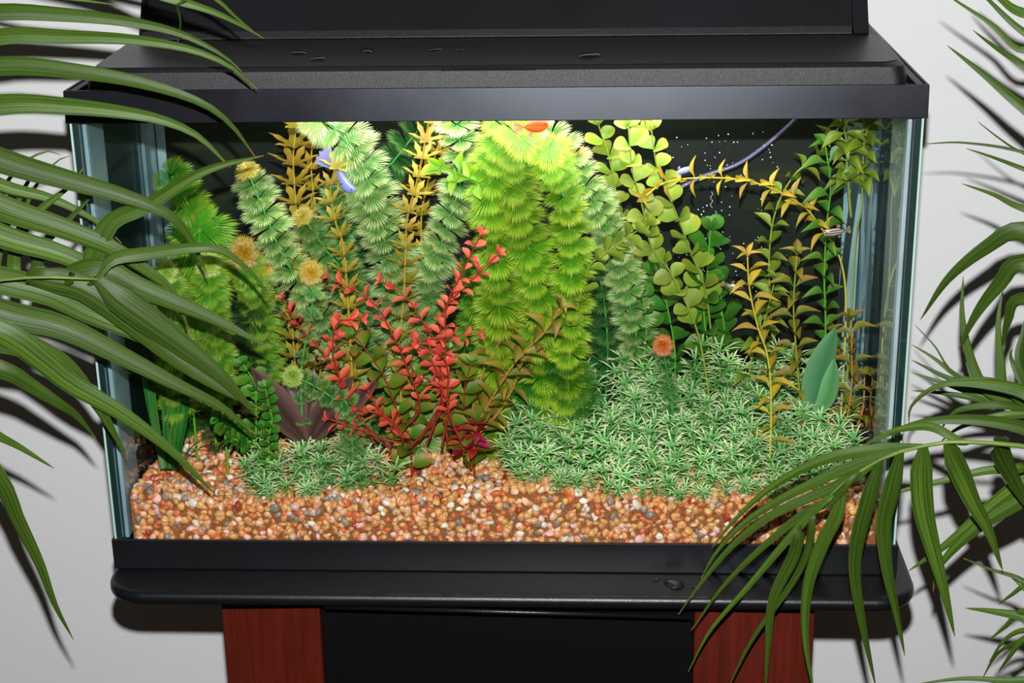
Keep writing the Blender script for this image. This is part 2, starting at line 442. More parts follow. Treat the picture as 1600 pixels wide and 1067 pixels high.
# ------------------------------------------------------------------ gravel
def gz(x, y):
    return .068 + .006*math.sin(x*13+1)*math.cos(y*17) + .004*math.sin(x*31+y*20) + (.012*max(0, (y-.08)/.14))
PEB = [('tan', (224, 150, 96), .32), ('ochre', (222, 165, 100), .20), ('rust', (214, 112, 68), .15), ('peach', (238, 182, 148), .13),
       ('cream', (238, 222, 205), .06), ('grey', (150, 132, 122), .07), ('pink', (236, 184, 178), .05), ('red', (165, 58, 40), .02)]
def pebmat(name, c): return plain(name, c, .35, .5, noise=(240, tuple(int(v*.82) for v in c)))
pebm = {n: pebmat('pebble_'+n, c) for n, c, _ in PEB}
mt, nt, b, out = newmat('gravel_mixed')
at = N(nt, 'ShaderNodeAttribute', _attribute_name='Col'); nt.links.new(at.outputs['Color'], b.inputs['Base Color']); b.inputs['Roughness'].default_value = .35
M_grav = mt
import bmesh
def ico(sub):
    bm = bmesh.new(); bmesh.ops.create_icosphere(bm, subdivisions=sub, radius=1)
    v = np.array([x.co[:] for x in bm.verts]); f = np.array([[q.index for q in p.verts] for p in bm.faces]); bm.free(); return v, f
IV, IF = ico(2)
rng = np.random.default_rng(3)
shapes = []
for k in range(8):
    ax = rng.normal(size=(8, 3)); ax /= np.linalg.norm(ax, axis=1)[:, None]
    v = IV.copy(); 
    for a in ax:
        d = v@a; lim = rng.uniform(.5, .8); v -= np.outer(np.maximum(0, d-lim)*.96, a)
    v *= np.array([1, rng.uniform(.68, .95), rng.uniform(.5, .75)]); shapes.append(v)
pos = []
for x in np.arange(-.365, .366, .0074):
    for z in np.arange(.0285, .076, .0053):
        xx = x+random.uniform(-.003, .003); y0 = .0130+random.uniform(0, .003); 
        if z < gz(xx, y0)+.001: pos.append((xx, y0, z+random.uniform(-.002, .002), 1))
    for y in np.arange(.0205, .229, .0068):
        xx = x+random.uniform(-.003, .003); yy = y+random.uniform(-.0025, .0025)
        pos.append((xx, yy, gz(xx, yy)+random.uniform(-.0015, .002), 0))
cum = np.cumsum([p[2] for p in PEB]); items = []
for p in pos:
    c = int(np.searchsorted(cum, random.random()*cum[-1])); r = random.uniform(.0042, .0068) * (1.0 if p[3] else 1.08)
    items.append((p, min(c, 7), r))
order = sorted(range(len(items)), key=lambda i: -items[i][2]*(1 if items[i][0][3] else .0 if items[i][0][1] > .05 else .97))
single = set(order[:300])
def randrot():
    q = rng.normal(size=4); q /= np.linalg.norm(q); a, b, c, d = q
    return np.array([[1-2*(c*c+d*d), 2*(b*c-a*d), 2*(b*d+a*c)], [2*(b*c+a*d), 1-2*(b*b+d*d), 2*(c*d-a*b)], [2*(b*d-a*c), 2*(c*d+a*b), 1-2*(b*b+c*c)]])
allv = []; allf = []; allc = []; nb = 0
pmesh = {}
names = {'tan': 'tan brown', 'ochre': 'yellow ochre', 'rust': 'rust orange', 'peach': 'pale peach', 'cream': 'cream white', 'grey': 'grey', 'pink': 'pink', 'red': 'dark red'}
for i, (p, c, r) in enumerate(items):
    k = random.randrange(8); Rm = randrot()
    y = max(p[1], .0075+r)
    x = max(-.3695+r, min(.3695-r, p[0])); z = p[2]
    if i in single:
        nm = PEB[c][0]; key = (k, c)
        if key not in pmesh:
            mb = MB(); mb.add(shapes[k], IF.tolist()); pmesh[key] = mb.mesh('pebble', pebm[nm])
        o = link('pebble', pmesh[key], mat4=TRS(V3((x, y, z)), Matrix(Rm.tolist()), r))
        tag(o, 'smooth %s pebble of the gravel lying by the front glass' % names[nm], 'pebble', '%s pebbles at the front glass' % names[nm])
    else:
        v = shapes[k]@Rm.T*r+np.array([x, y, z]); allv.append(v); allf.append(IF+nb); nb += len(v)
        s = random.uniform(.82, 1.12); col = [min(1, q*s) for q in lin(PEB[c][1])]+[1]; allc += [col]*len(v)
me = bpy.data.meshes.new('gravel'); gv = np.concatenate(allv)-np.array([0, .11, .04]); gf = np.concatenate(allf)
me.vertices.add(len(gv)); me.vertices.foreach_set('co', gv.ravel()); me.loops.add(gf.size); me.loops.foreach_set('vertex_index', gf.ravel())
me.polygons.add(len(gf)); me.polygons.foreach_set('loop_start', np.arange(0, gf.size, 3)); me.polygons.foreach_set('loop_total', np.full(len(gf), 3))
me.update(calc_edges=True); me.polygons.foreach_set('use_smooth', [True]*len(gf))
ca = me.attributes.new('Col', 'FLOAT_COLOR', 'POINT'); ca.data.foreach_set('color', np.array(allc).ravel())
me.materials.append(M_grav)
grav = link('gravel', me, loc=(0, .11, .04)); tag(grav, 'mixed orange brown aquarium gravel covering the tank bottom', 'gravel', kind='stuff')
# packed gravel body below the visible stones
mb = MB(); nx, ny = 60, 16
xs = np.linspace(-.369, .369, nx); ys = np.linspace(.0135, .229, ny)
for y in ys:
    for x in xs: mb.vert((x, y, gz(x, y)-.002))
for j in range(ny-1):
    for i in range(nx-1): mb.f.append((j*nx+i, j*nx+i+1, (j+1)*nx+i+1, (j+1)*nx+i))
for i in range(nx-1):
    a = i; b = i+1; c = mb.vert((xs[i], ys[0], .018)); d = mb.vert((xs[i+1], ys[0], .018)); mb.f.append((c, d, b, a))
o = build(mb, 'packed_gravel', plain('packed_gravel', (150, 92, 54), .8, .2, noise=(350, (105, 62, 34))), off=V3((0, .11, .04)), smooth=True)
o.location = (0, 0, 0); o.parent = grav; o['kind'] = 'stuff'
# the white pebble with a dark hole
mb = MB(); mb.add(shapes[0], IF.tolist()); pw = link('pebble', mb.mesh('pebble', plain('white_pebble', (232, 224, 205), .5)), mat4=TRS(W(1031, 838, .010)+V3((0, .0005, 0)), frame(V3((.9, 0, .5)), V3((0, -1, .2))), .0052))
tag(pw, 'off-white pebble with a dark pit, low against the front glass', 'pebble')
mb = MB(); mb.add(IV*.22, IF.tolist()); k = link('pit', mb.mesh('pit', M_door), pw, loc=(.05, .05, .52)); 

# ------------------------------------------------------------------ leaf shapes (unit size)
def fan_whorl(mat, nleaf=6, ribs=11, spread=52, rise=.22, droop=.35, fine=1.0, seed=0):
    R_ = random.Random(seed); mb = MB()
    for l in range(nleaf):
        a0 = 2*math.pi*l/nleaf+R_.uniform(-.12, .12); sz = R_.uniform(.85, 1.05)
        rs = R_.uniform(rise-.1, rise+.1)
        def P(a, r):
            rr = r*sz; return (rr*math.cos(a), rr*math.sin(a), rs*rr-droop*rr*rr*R_.uniform(.92, 1.08))
        for k in range(ribs):
            q = (k/(ribs-1)-.5)*2; a = a0+math.radians(spread)*q*.92; L = (1-.22*q*q)*R_.uniform(.94, 1.03)
            da = math.radians(spread)*2/(ribs-1)*.5*fine
            # stalk -> body -> forked lacy ends
            i0 = mb.vert(P(a0+(a-a0)*.3, .04), 0.0); i1 = mb.vert(P(a-da*.75, L*.55), .35); i2 = mb.vert(P(a+da*.75, L*.55), .35)
            mb.f.append((i0, i1, i2))
            m0 = mb.vert(P(a, L*.66), .6)
            i3 = mb.vert(P(a-da*.95, L*.80), .75); i4 = mb.vert(P(a+da*.95, L*.80), .75)
            mb.f += [(i1, m0, i3), (i2, i4, m0), (i1, i2, m0)]
            e0 = mb.vert(P(a-da*.62, L*.97), 1.0); e1 = mb.vert(P(a+da*.62, L*.97), 1.0); e2 = mb.vert(P(a, L*1.03), 1.0)
            mb.f += [(i3, m0, e0), (m0, i4, e1), ]
            n0 = mb.vert(P(a-da*.22, L*.8), .8); n1 = mb.vert(P(a+da*.22, L*.8), .8)
            mb.f += [(m0, n1, n0), (n0, n1, e2)]
    return mb.mesh('leaf_whorl', mat, smooth=False)

def spike_whorl(mat, n=7, width=.2, rise=.75, seed=0, teeth=True, curl=-.35):
    R_ = random.Random(seed); mb = MB()
    for l in range(n):
        a = 2*math.pi*l/n+R_.uniform(-.15, .15); sz = R_.uniform(.85, 1.05); c, s = math.cos(a), math.sin(a)
        st = []
        for k in range(6):
            t = k/5; w_ = width*math.sin(math.pi*min(1, t*.8+.2))**.8*(1 if k < 5 else .05)*(1+.25*((k % 2)*2-1) if teeth else 1)
            r = t*sz; z = rise*r*(.5+.2*t)+curl*(t**3)*.5*sz
            i0 = mb.vert((r*c-w_*s, r*s+w_*c, z+.04), t); i1 = mb.vert((r*c, r*s, z), t); i2 = mb.vert((r*c+w_*s, r*s-w_*c, z+.04), t)
            st.append((i0, i1, i2))
        for p, q in zip(st, st[1:]): mb.f += [(p[0], p[1], q[1], q[0]), (p[1], p[2], q[2], q[1])]
    return mb.mesh('leaf_whorl', mat)

def rosette(mat, n=60, seed=0, flat=.35):
    """stem tip seen end-on: many fine filaments"""
    R_ = random.Random(seed); mb = MB()
    for k in range(n):
        a = 2.399963*k; e = math.radians(8+75*((k+.5)/n)**.6*flat/.35); e = min(e, 1.45)
        L = R_.uniform(.8, 1.05); d = V3((math.cos(a)*math.sin(e), math.sin(a)*math.sin(e), math.cos(e)*.6))
        sd = V3((-math.sin(a), math.cos(a), 0)); w_ = .045
        p = [d*L*t+V3((0, 0, -.25*t*t*math.sin(e))) for t in (0.05, .55, .8, 1)]
        i = [mb.vert(p[0]-sd*w_*.6, 0), mb.vert(p[0]+sd*w_*.6, 0), mb.vert(p[1]-sd*w_, .5), mb.vert(p[1]+sd*w_, .5)]
        mb.f.append((i[0], i[1], i[3], i[2]))
        for s in (-1, 0, 1):
            e_ = mb.vert(p[3]+sd*s*w_*2.4, 1.0); mb.f.append((i[2], i[3], e_))
    return mb.mesh('tip_rosette', mat, smooth=False)

def leaf(mat, name='leaf', kind='oval', width=.5, cup=.12, droop=.2, fold=.08, n=7, stalk=.12):
    """single leaf along +X, unit length"""
    mb = MB(); rows = []
    for k in range(n+1):
        t = k/n
        if kind == 'round':
            w_ = width*math.sqrt(max(0, 1-((t-.56)/.46)**2)) if t > stalk else .03
            w_ = max(w_, .02)
        elif kind == 'point':
            w_ = width*(math.sin(math.pi*min(1, max(0, (t-stalk)/(1-stalk)))**.82))+(.035 if t < stalk+.05 else 0.0)
            w_ *= (1-.35*t)
        else:
            w_ = width*math.sin(math.pi*min(1, max(0.02, (t-stalk*.6)/(1-stalk*.6))))**.7+.02
        z = .25*t*(1-t)*4*droop-droop*t*t
        row = []
        for s in (-1, -.55, 0, .55, 1):
            row.append(mb.vert((t, s*w_, z+fold*abs(s)*w_*4*.5+cup*s*s*w_), min(1, t*.7+.35*abs(s))))
        rows.append(row)
    for a, b in zip(rows, rows[1:]):
        for j in range(4): mb.f.append((a[j], b[j], b[j+1], a[j+1]))
    me = mb.mesh(name, mat)
    return me

# ------------------------------------------------------------------ plant materials
m_sage = leafmat('sage_plastic', (72, 140, 55), (208, 216, 158), trans=.25, hue=0.012, mid=(152, 188, 104))
m_sage2 = leafmat('sage_plastic_mid', (52, 125, 45), (165, 190, 118), trans=.25, hue=0.012, mid=(98, 150, 72))
m_sage3 = leafmat('sage_plastic_deep', (32, 95, 38), (108, 150, 78), trans=.25, hue=0.012, mid=(58, 118, 50))
m_lime = leafmat('lime_plastic', (70, 145, 18), (188, 206, 60), trans=.35, hue=0.012, mid=(132, 178, 28))
m_lime2 = leafmat('green_lime_plastic', (40, 122, 18), (135, 178, 45), trans=.35, hue=0.012, mid=(80, 148, 24))
m_lemon = leafmat('left_green_plastic', (50, 135, 20), (150, 178, 42), trans=.3, hue=0.015, mid=(100, 152, 28))
m_shaded = leafmat('shaded_green_plastic', (14, 58, 22), (38, 80, 34), trans=.2, hue=0.015)  # shade of the left rear put into the leaf colour
m_deepg = leafmat('deep_green_plastic', (22, 90, 16), (66, 125, 30), trans=.3, hue=0.015)
m_ochre = leafmat('ochre_plastic', (138, 122, 32), (214, 172, 72), trans=.3, hue=0.012, mid=(176, 146, 44))
m_yel = leafmat('yellow_tip', (205, 175, 60), (225, 208, 110), trans=.3, hue=0.008)
m_gold = leafmat('gold_filament', (215, 150, 10), (200, 175, 60), trans=.3, hue=0.006)
m_pale = leafmat('pale_yellow_tip', (120, 175, 30), (190, 200, 90), trans=.3, hue=0.008)
m_orange = leafmat('orange_filament', (205, 100, 18), (205, 115, 40), trans=.3, hue=0.004)
m_round = leafmat('round_leaf', (95, 135, 35), (175, 178, 70), trans=.3, hue=0.012, mid=(138, 160, 48))
m_roundg = leafmat('round_leaf_green', (42, 105, 26), (95, 145, 42), trans=.3, hue=0.012, mid=(62, 122, 32))
m_point = leafmat('pointed_leaf', (95, 122, 28), (150, 150, 44), trans=.3, hue=0.015, mid=(112, 138, 34))
m_pointg = leafmat('pointed_leaf_green', (55, 110, 30), (108, 142, 42), trans=.3, hue=0.015, mid=(76, 124, 34))
m_pointy = leafmat('pointed_leaf_yellow', (165, 140, 32), (205, 155, 48), trans=.3, hue=0.012, mid=(188, 158, 44))
m_pointo = leafmat('pointed_leaf_orange', (110, 112, 26), (180, 105, 50), trans=.3, hue=0.02, mid=(124, 124, 32))
m_rot = leafmat('rotala_leaf', (88, 122, 26), (165, 105, 45), trans=.3, hue=0.02, mid=(104, 138, 34))
m_red = leafmat('red_leaf', (208, 62, 40), (240, 108, 86), trans=.25, var=.2, hue=0.006)
m_redd = leafmat('dark_red_leaf', (150, 25, 25), (170, 35, 35), trans=.2)
m_crypt = leafmat('brown_leaf', (60, 38, 35), (112, 78, 74), trans=.12, var=.12, hue=0.008)
m_grass = leafmat('grass_needle', (18, 105, 36), (240, 248, 200), trans=.25, var=.15, hue=0.01, mid=(118, 186, 96))
m_penny = leafmat('penny_leaf', (55, 120, 35), (100, 155, 50), trans=.3)
m_val = leafmat('strap_leaf', (30, 90, 18), (62, 128, 28), trans=.3)
m_bigleaf = leafmat('broad_leaf', (85, 150, 85), (130, 178, 125), spec=.2, trans=.3)
def stemmat(n, c): return plain(n, c, .45, .5)
st_green = stemmat('stem_green', (70, 165, 70)); st_lime = stemmat('stem_lime', (95, 165, 30)); st_ochre = stemmat('stem_ochre', (175, 145, 45))
st_red = stemmat('stem_red', (150, 44, 26)); st_olive = stemmat('stem_olive', (140, 150, 45)); st_dark = stemmat('stem_dark', (30, 75, 30))
st_orange = stemmat('stem_orange', (190, 120, 50)); st_yel = stemmat('stem_yellow', (205, 190, 60))

def inside(p, mgn=.008):
    return V3((max(-.3695+mgn, min(.3695-mgn, p.x)), max(.008+mgn, min(BX-.017-mgn*.3, p.y)), min(.452, p.z)))

def stem_pts(path, y, root=True, step=.004):
    P = []
    n = len(path)
    for i, q in enumerate(path):
        yy = y if not isinstance(y, (tuple, list)) else y[0]+(y[1]-y[0])*i/(n-1)
        P.append(inside(W(q[0], q[1], yy), .004))
    nroot = 0
    if root and P[0].z > gz(P[0].x, P[0].y)+.004:
        P = [V3((P[0].x+(P[0].x-P[1].x)*.1, P[0].y, gz(P[0].x, P[0].y)-.004))]+P
    return spline(P, step)

def whorl_stem(root_obj, path, y, meshes, half, gap, smat, r=.0011, root=True, tilt=.25, tipmesh=None, tipsize=None, size0=1.0, size1=1.0, start=0.0, tipcam=.8):
    pts = stem_pts(path, y, root, .003); off = root_obj.location
    mb = MB(); n = len(pts); mb.tube([p-off for p in pts], [r*(1.3-.6*i/(n-1)) for i in range(n)], 6)
    link('stem', mb.mesh('stem', smat), root_obj)
    yy = y if not isinstance(y, (tuple, list)) else (y[0]+y[1])/2
    g = pxm(gap*1.22, yy); hs = pxm(half*1.12, yy); wp = spline(pts, g) if len(pts) > 2 else pts
    ang = random.uniform(0, 6); k = len(wp)
    for i in range(int(start*k)+1, k):
        T = (wp[min(i+1, k-1)]-wp[i-1]).normalized()
        last = i == k-1
        s = hs*(size0+(size1-size0)*i/k)*random.uniform(.92, 1.08)
        Z = (T+V3((random.uniform(-.12, .12), -tilt+random.uniform(-.1, .1), random.uniform(-.08, .08)))).normalized()
        me = meshes[i % len(meshes)]
        if last and tipmesh:
            me = tipmesh; s = pxm(tipsize, yy); Z = (T*(1-tipcam)+(CAM-wp[i]).normalized()*tipcam).normalized()
        ang = random.uniform(-.3, .3)
        X = V3((math.cos(ang), math.sin(ang), .13)); 
        c = wp[i]; mg = s*.55; c = V3((max(-.3695+mg, min(.3695-mg, c.x)), max(.01+mg, min(BX-.016-mg*.8, c.y)), c.z))
        R3 = frame(X-Z*X.dot(Z), Z); 
        link('tip_rosette' if (last and tipmesh) else 'leaf_whorl', me, root_obj, mat4=TRS(c-off, R3, s))

def leaf_stem(root_obj, path, y, meshes, size, gap, smat, r=.0010, root=True, rise=.45, start=.0, size1=1.0, per=2, jitter=.2, top=True, turn=90, face=.25, tipm=None):
    pts = stem_pts(path, y, root, .003); off = root_obj.location
    mb = MB(); n = len(pts); mb.tube([p-off for p in pts], [r*(1.3-.6*i/(n-1)) for i in range(n)], 6)
    link('stem', mb.mesh('stem', smat), root_obj)
    yy = y if not isinstance(y, (tuple, list)) else (y[0]+y[1])/2
    g = pxm(gap, yy); hs = pxm(size, yy); wp = spline(pts, g); k = len(wp); ang = random.uniform(0, 6.28)
    for i in range(int(start*k)+1, k):
        T = (wp[min(i+1, k-1)]-wp[i-1]).normalized()
        A = T.cross(V3((0, 1, .1))).normalized(); B = T.cross(A).normalized()
        last = i == k-1
        pn = per if not last else per+2
        for j in range(pn):
            a = ang+2*math.pi*j/pn+random.uniform(-jitter, jitter)
            rad = A*math.cos(a)+B*math.sin(a)
            ri = rise+random.uniform(-.2, .2)+(.5 if last else 0)
            D = (rad+T*ri).normalized()
            s = hs*(1+(size1-1)*i/k)*random.uniform(.8, 1.15)*(.7 if last else 1)
            Zn = (T+V3((0, -face, .15))+V3((random.uniform(-.25, .25), random.uniform(-.25, .25), random.uniform(-.25, .25)))*jitter*2)
            tip = wp[i]+D*s
            if tip.y < .0095 or tip.y > BX-.0155 or abs(tip.x) > .369:
                tc = inside(tip, .001); D = (tc-wp[i]); s = max(D.length, s*.45); D.normalize()
            me = random.choice(tipm if (last and tipm) else meshes)
            link('leaf', me, root_obj, mat4=TRS(wp[i]-off+D*r, frame(D, Zn), s))
        ang += math.radians(turn)

def plant(name, label, cat, base, y, group=None):
    p = W(base[0], base[1], y); p = inside(p, .004); g = gz(p.x, p.y)
    return thing(name, V3((p.x, p.y, g-.004)), label, cat, group)

# ---- feathery stems
FW = {m.name: [fan_whorl(m, 4, 11, 40, rise=.3, droop=.3, fine=.74, seed=i) for i in range(4)] for m in (m_sage, m_sage2, m_sage3, m_shaded)}
FL = {m.name: [fan_whorl(m, 4, 13, 44, rise=.25, droop=.36, fine=.84, seed=10+i) for i in range(4)] for m in (m_lime, m_lime2, m_lemon, m_deepg)}
ALLF = {**FW, **FL}
SP = {m.name: [spike_whorl(m, 6, .15, rise=.95, seed=20+i) for i in range(3)] for m in (m_ochre,)}
ros = {m.name: rosette(m, 70, 1) for m in (m_yel, m_gold, m_pale, m_orange, m_lemon)}
feather = [
 # label, path base->tip, depth, mat, half, gap, stemmat, tip(mat,size)
 ('tall pale sage feathery plastic plant leaning left, yellow disc at its tip', [(545,620),(520,530),(480,462),(440,395),(412,330),(386,266)], (.10,.06), m_sage, 36, 20, st_green, (m_yel, 24)),
 ('pale sage feathery plant cut off by the top frame left of centre', [(650,640),(620,450),(592,345),(560,250),(525,205),(500,185)], (.12,.07), m_sage, 44, 21, st_green, None),
 ('short pale feathery plant with flat yellow tip beside the leaning sage one', [(575,620),(545,450),(505,385),(472,338)], (.13,.09), m_sage2, 34, 21, st_green, (m_yel, 22)),
 ('mid green feathery plant leaning right, upper left back', [(560,600),(548,410),(570,300),(612,255),(652,205)], (.18,.17), m_sage3, 36, 22, st_green, None),
 ('mid green feathery stem behind the lavender fish', [(590,560),(530,400),(522,330),(545,290)], (.16,.14), m_sage2, 32, 21, st_green, None),
 ('pale sage feathery plant right of the ochre stem, under the frame', [(640,620),(662,450),(695,365),(722,270),(714,195)], (.14,.12), m_sage, 36, 20, st_green, None),
 ('sage feathery plant low behind the red plant', [(600,640),(625,560),(640,480),(648,410)], (.15,.14), m_sage2, 36, 22, st_green, None),
 ('sage green feathery plant low between red stems', [(690,650),(668,560),(662,470)], (.13,.12), m_sage2, 38, 22, st_green, None),
 ('bright lime feathery plant, tallest left one in the centre group', [(775,620),(780,470),(775,360),(768,280),(790,200)], (.12,.09), m_lime, 46, 22, st_lime, None),
 ('bright lime feathery plant in the middle of the centre group', [(850,600),(838,440),(812,340),(800,260),(812,215)], (.11,.08), m_lime, 44, 22, st_lime, None),
 ('lime feathery plant, right-hand stem with clear dark centre line', [(885,600),(892,440),(888,340),(868,270),(856,235)], (.10,.075), m_lime, 38, 22, st_lime, None),
 ('green feathery plant low behind the centre lime group', [(800,640),(805,560),(812,470),(818,400)], (.15,.15), m_lime2, 46, 23, st_lime, None),
 ('green feathery plant low, left edge of the centre lime group', [(735,640),(742,560),(748,480),(745,420)], (.16,.15), m_lime2, 44, 23, st_lime, None),
 ('green feathery plant low, right side of the centre lime group', [(885,640),(880,580),(868,520),(862,450)], (.13,.13), m_lime2, 46, 23, st_lime, None),
 ('pale sage feathery plant arching from the frame to the right of the lime group', [(1010,620),(985,480),(955,370),(918,300),(880,238),(842,200)], (.15,.10), m_sage, 36, 20, st_green, None),
 ('mid green feathery plant low, right of the lime group', [(945,640),(950,560),(945,480),(935,420)], (.17,.17), m_sage3, 40, 22, st_green, None),
 ('mid green feathery plant low beside the orange rosette', [(1000,630),(995,560),(990,500),(985,440)], (.185,.185), m_sage3, 38, 22, st_green, None),
 ('deep green feathery plant low, in front of the lime group', [(905,650),(900,620),(890,590),(880,560)], (.10,.10), m_deepg, 46, 20, st_lime, None),
 ('deep green feathery plant low at centre beside the orange-leaved stem', [(835,660),(832,620),(838,580),(842,545)], (.12,.12), m_deepg, 46, 20, st_lime, None),
 ('bright green feathery plant at far left, top fan near the frame corner', [(330,600),(322,480),(312,400),(300,335),(285,305),(268,275)], (.12,.10), m_lemon, 40, 20, st_lime, None),
 ('bright green feathery plant, widest of the left group', [(300,620),(290,520),(310,420),(312,360)], (.10,.09), m_lemon, 58, 24, st_lime, None),
 ('green feathery plant with round pale rosette tip at far left', [(275,620),(268,540),(262,470),(258,425)], (.07,.05), m_lemon, 36, 20, st_lime, (m_pale, 26)),
 ('green feathery plant with pale rosette tip, second from the left', [(345,600),(335,520),(328,460),(326,412)], (.08,.06), m_lemon, 34, 20, st_lime, (m_pale, 28)),
 ('green feathery plant with big golden rosette tip', [(415,600),(410,520),(395,450),(381,395)], (.13,.09), m_lemon, 34, 21, st_lime, (m_gold, 32)),
 ('green feathery plant with smaller golden rosette tip', [(420,600),(425,520),(418,460),(408,420)], (.14,.11), m_lemon, 28, 21, st_lime, (m_gold, 26)),
 ('green stem with fluffy golden rosette in front of the sage plant', [(470,600),(480,520),(488,470),(486,426)], (.06,.045), m_sage2, 20, 30, st_green, (m_gold, 25)),
 ('small sage stem with yellow-green rosette above the brown leaves', [(545,640),(520,622),(490,602),(457,588)], (.05,.035), m_sage2, 24, 14, st_green, (m_pale, 22)),
 ('shade-darkened green feathery plant, left of the brown leaves', [(395,660),(390,600),(385,540),(400,480)], (.12,.11), m_shaded, 38, 22, st_dark, None),
 ('shade-darkened green feathery plant behind the red tips', [(440,650),(435,590),(425,530),(430,470)], (.15,.15), m_shaded, 38, 22, st_dark, None),
 ('shade-darkened green feathery plant behind the palm leaves, lower left', [(350,680),(345,620),(350,560),(345,510)], (.13,.13), m_shaded, 40, 22, st_dark, None),
 ('shade-darkened green feathery plant in the left rear corner', [(225,660),(225,600),(228,540),(230,470)], (.16,.15), m_shaded, 34, 24, st_dark, None),
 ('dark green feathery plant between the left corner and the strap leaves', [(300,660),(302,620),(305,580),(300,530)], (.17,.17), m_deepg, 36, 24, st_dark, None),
 ('slim feathery stem with orange filament rosette above the grass', [(1050,640),(1045,600),(1040,570),(1036,540)], (.10,.085), m_sage3, 16, 16, st_green, (m_orange, 21)),
]
for lb, path, y, mt, half, gap, sm, tip in feather:
    y0 = y[0]; t = plant('feathery_plant', lb, 'aquarium plant', path[0], y0, 'feathery plastic plants in the tank')
    whorl_stem(t, path, y, ALLF[mt.name], half, gap, sm, tipmesh=ros[tip[0].name] if tip else None, tipsize=tip[1] if tip else None, tipcam=.85 if tip and tip[0] is not m_yel else .35, start=.32 if mt is m_lemon else 0,
               tilt=.75 if mt is m_lemon else .38)

spiky = [
 ('ochre spiky-whorled plant at upper left under the frame', [(480,560),(470,420),(462,320),(458,250),(462,200)], (.15,.13), 31, 21),
 ('thin ochre spiky plant behind the lavender fish', [(500,560),(500,430),(492,330),(486,260),(490,200)], (.18,.17), 26, 22),
 ('slim ochre spiky-whorled plant right of the mid green fern', [(625,560),(632,440),(636,345),(650,290),(662,235),(670,192)], (.10,.08), 24, 20),
 ('dull ochre spiky plant just behind the slim ochre one', [(665,560),(662,440),(658,345),(670,280),(690,210)], (.17,.16), 24, 22),
 ('short ochre spiky plant between the leaning sage plant and red stem', [(470,640),(462,580),(458,530),(455,500)], (.10,.10), 26, 20),
 ('small ochre spiky sprig beside the lavender fish', [(540,420),(525,350),(516,300),(524,262)], (.08,.07), 24, 20),
]
for lb, path, y, half, gap in spiky:
    t = plant('spiky_plant', lb, 'aquarium plant', path[0], y[0], 'ochre spiky plants in the tank')
    whorl_stem(t, path, y, SP[m_ochre.name], half*1.1, gap*1.22, st_ochre, r=.0013, tilt=.2)

# ---- leafy stems: one object per leaf
L_round = [leaf(m_round, kind='round', width=.5, cup=.25, droop=d, fold=.1) for d in (.1, .25, -.15)]
L_roundg = [leaf(m_roundg, kind='round', width=.5, cup=.25, droop=d, fold=.1) for d in (.1, .25, -.15)]
def pset(m, wd=.24): return [leaf(m, kind='point', width=wd, droop=d, fold=.35, cup=.1) for d in (.12, .3, .5)]
L_point, L_pointg, L_pointy, L_pointo, L_rot = pset(m_point, .3), pset(m_pointg, .32), pset(m_pointy, .2), pset(m_pointo, .28), pset(m_rot, .34)
L_red = [leaf(m_red, kind='oval', width=.27, droop=d, fold=.1, cup=.2, n=5) for d in (.05, .2)]
L_redd = [leaf(m_redd, kind='oval', width=.3, droop=d, fold=.1, cup=.2, n=5) for d in (.05, .3)]
L_rot = [leaf(m_rot, kind='round', width=.40, cup=.2, droop=d, fold=.15) for d in (.1, .25)]
L_lime = [leaf(m_lime, kind='point', width=.3, droop=d, fold=.4) for d in (-.2, -.1)]
L_penny = [leaf(m_penny, kind='round', width=.48, cup=.2, droop=.1, fold=.05)]
def leafy(name, label, stems, cat='aquarium plant', group=None):
    t = plant(name, label, cat, stems[0][0][0], stems[0][1][0] if isinstance(stems[0][1], tuple) else stems[0][1], group)
    for path, y, ms, size, gap, sm, kw in stems: leaf_stem(t, path, y, ms, size, gap, sm, **kw)
    return t
G1 = 'round-leaved plants in the tank'
RK = dict(rise=.5, jitter=.3, face=.7)
leafy('round_leaf_plant', 'yellow-green round-leaved plant, foremost in the upper right group', [([(1110,640),(1090,520),(1050,430),(1018,385),(1003,320),(988,265),(982,200)], (.12,.07), L_round, 30, 30, st_olive, dict(RK, start=.35))], group=G1)
leafy('round_leaf_plant', 'round-leaved plant with larger pale leaves near the top frame, right', [([(1120,640),(1105,470),(1080,395),(1055,330),(1028,265),(1018,205)], (.15,.09), L_round, 31, 31, st_olive, dict(RK, start=.4))], group=G1)
leafy('round_leaf_plant', 'slim round-leaved plant right beside the pale sage arch', [([(1020,640),(1000,480),(975,380),(962,300),(950,240),(935,195)], (.17,.14), L_round, 27, 27, st_olive, dict(RK, start=.4))], group=G1)
leafy('round_leaf_plant', 'dark green round-leaved plant above the orange rosette', [([(1050,640),(1055,560),(1045,490),(1030,430)], (.16,.16), L_roundg, 36, 28, st_lime, RK)], group=G1)
leafy('round_leaf_plant', 'green round-leaved plant low in the middle right', [([(1105,640),(1108,560),(1100,490),(1105,430),(1110,360)], (.15,.14), L_roundg, 36, 28, st_lime, RK)], group=G1)
leafy('round_leaf_plant', 'green round-leaved plant beside the yellow upright plant', [([(1150,640),(1140,560),(1130,500),(1125,440)], (.17,.17), L_roundg, 34, 28, st_lime, RK)], group=G1)
leafy('round_leaf_plant', 'low green round-leaved plant left of the orange rosette', [([(1000,640),(1005,570),(1010,510),(1005,465)], (.14,.14), L_roundg, 30, 26, st_lime, RK)], group=G1)
G2 = 'pointed-leaved plants in the tank'
leafy('pointed_leaf_plant', 'yellow stem with pointed leaves arching sideways across the upper right', [
    ([(1320,440),(1275,345),(1240,312),(1200,292),(1150,280),(1090,278),(1040,285),(1010,305)], (.16,.05), L_pointy, 31, 23, st_yel, dict(rise=.35, start=.48, jitter=.15, face=.2)),], group=G2)
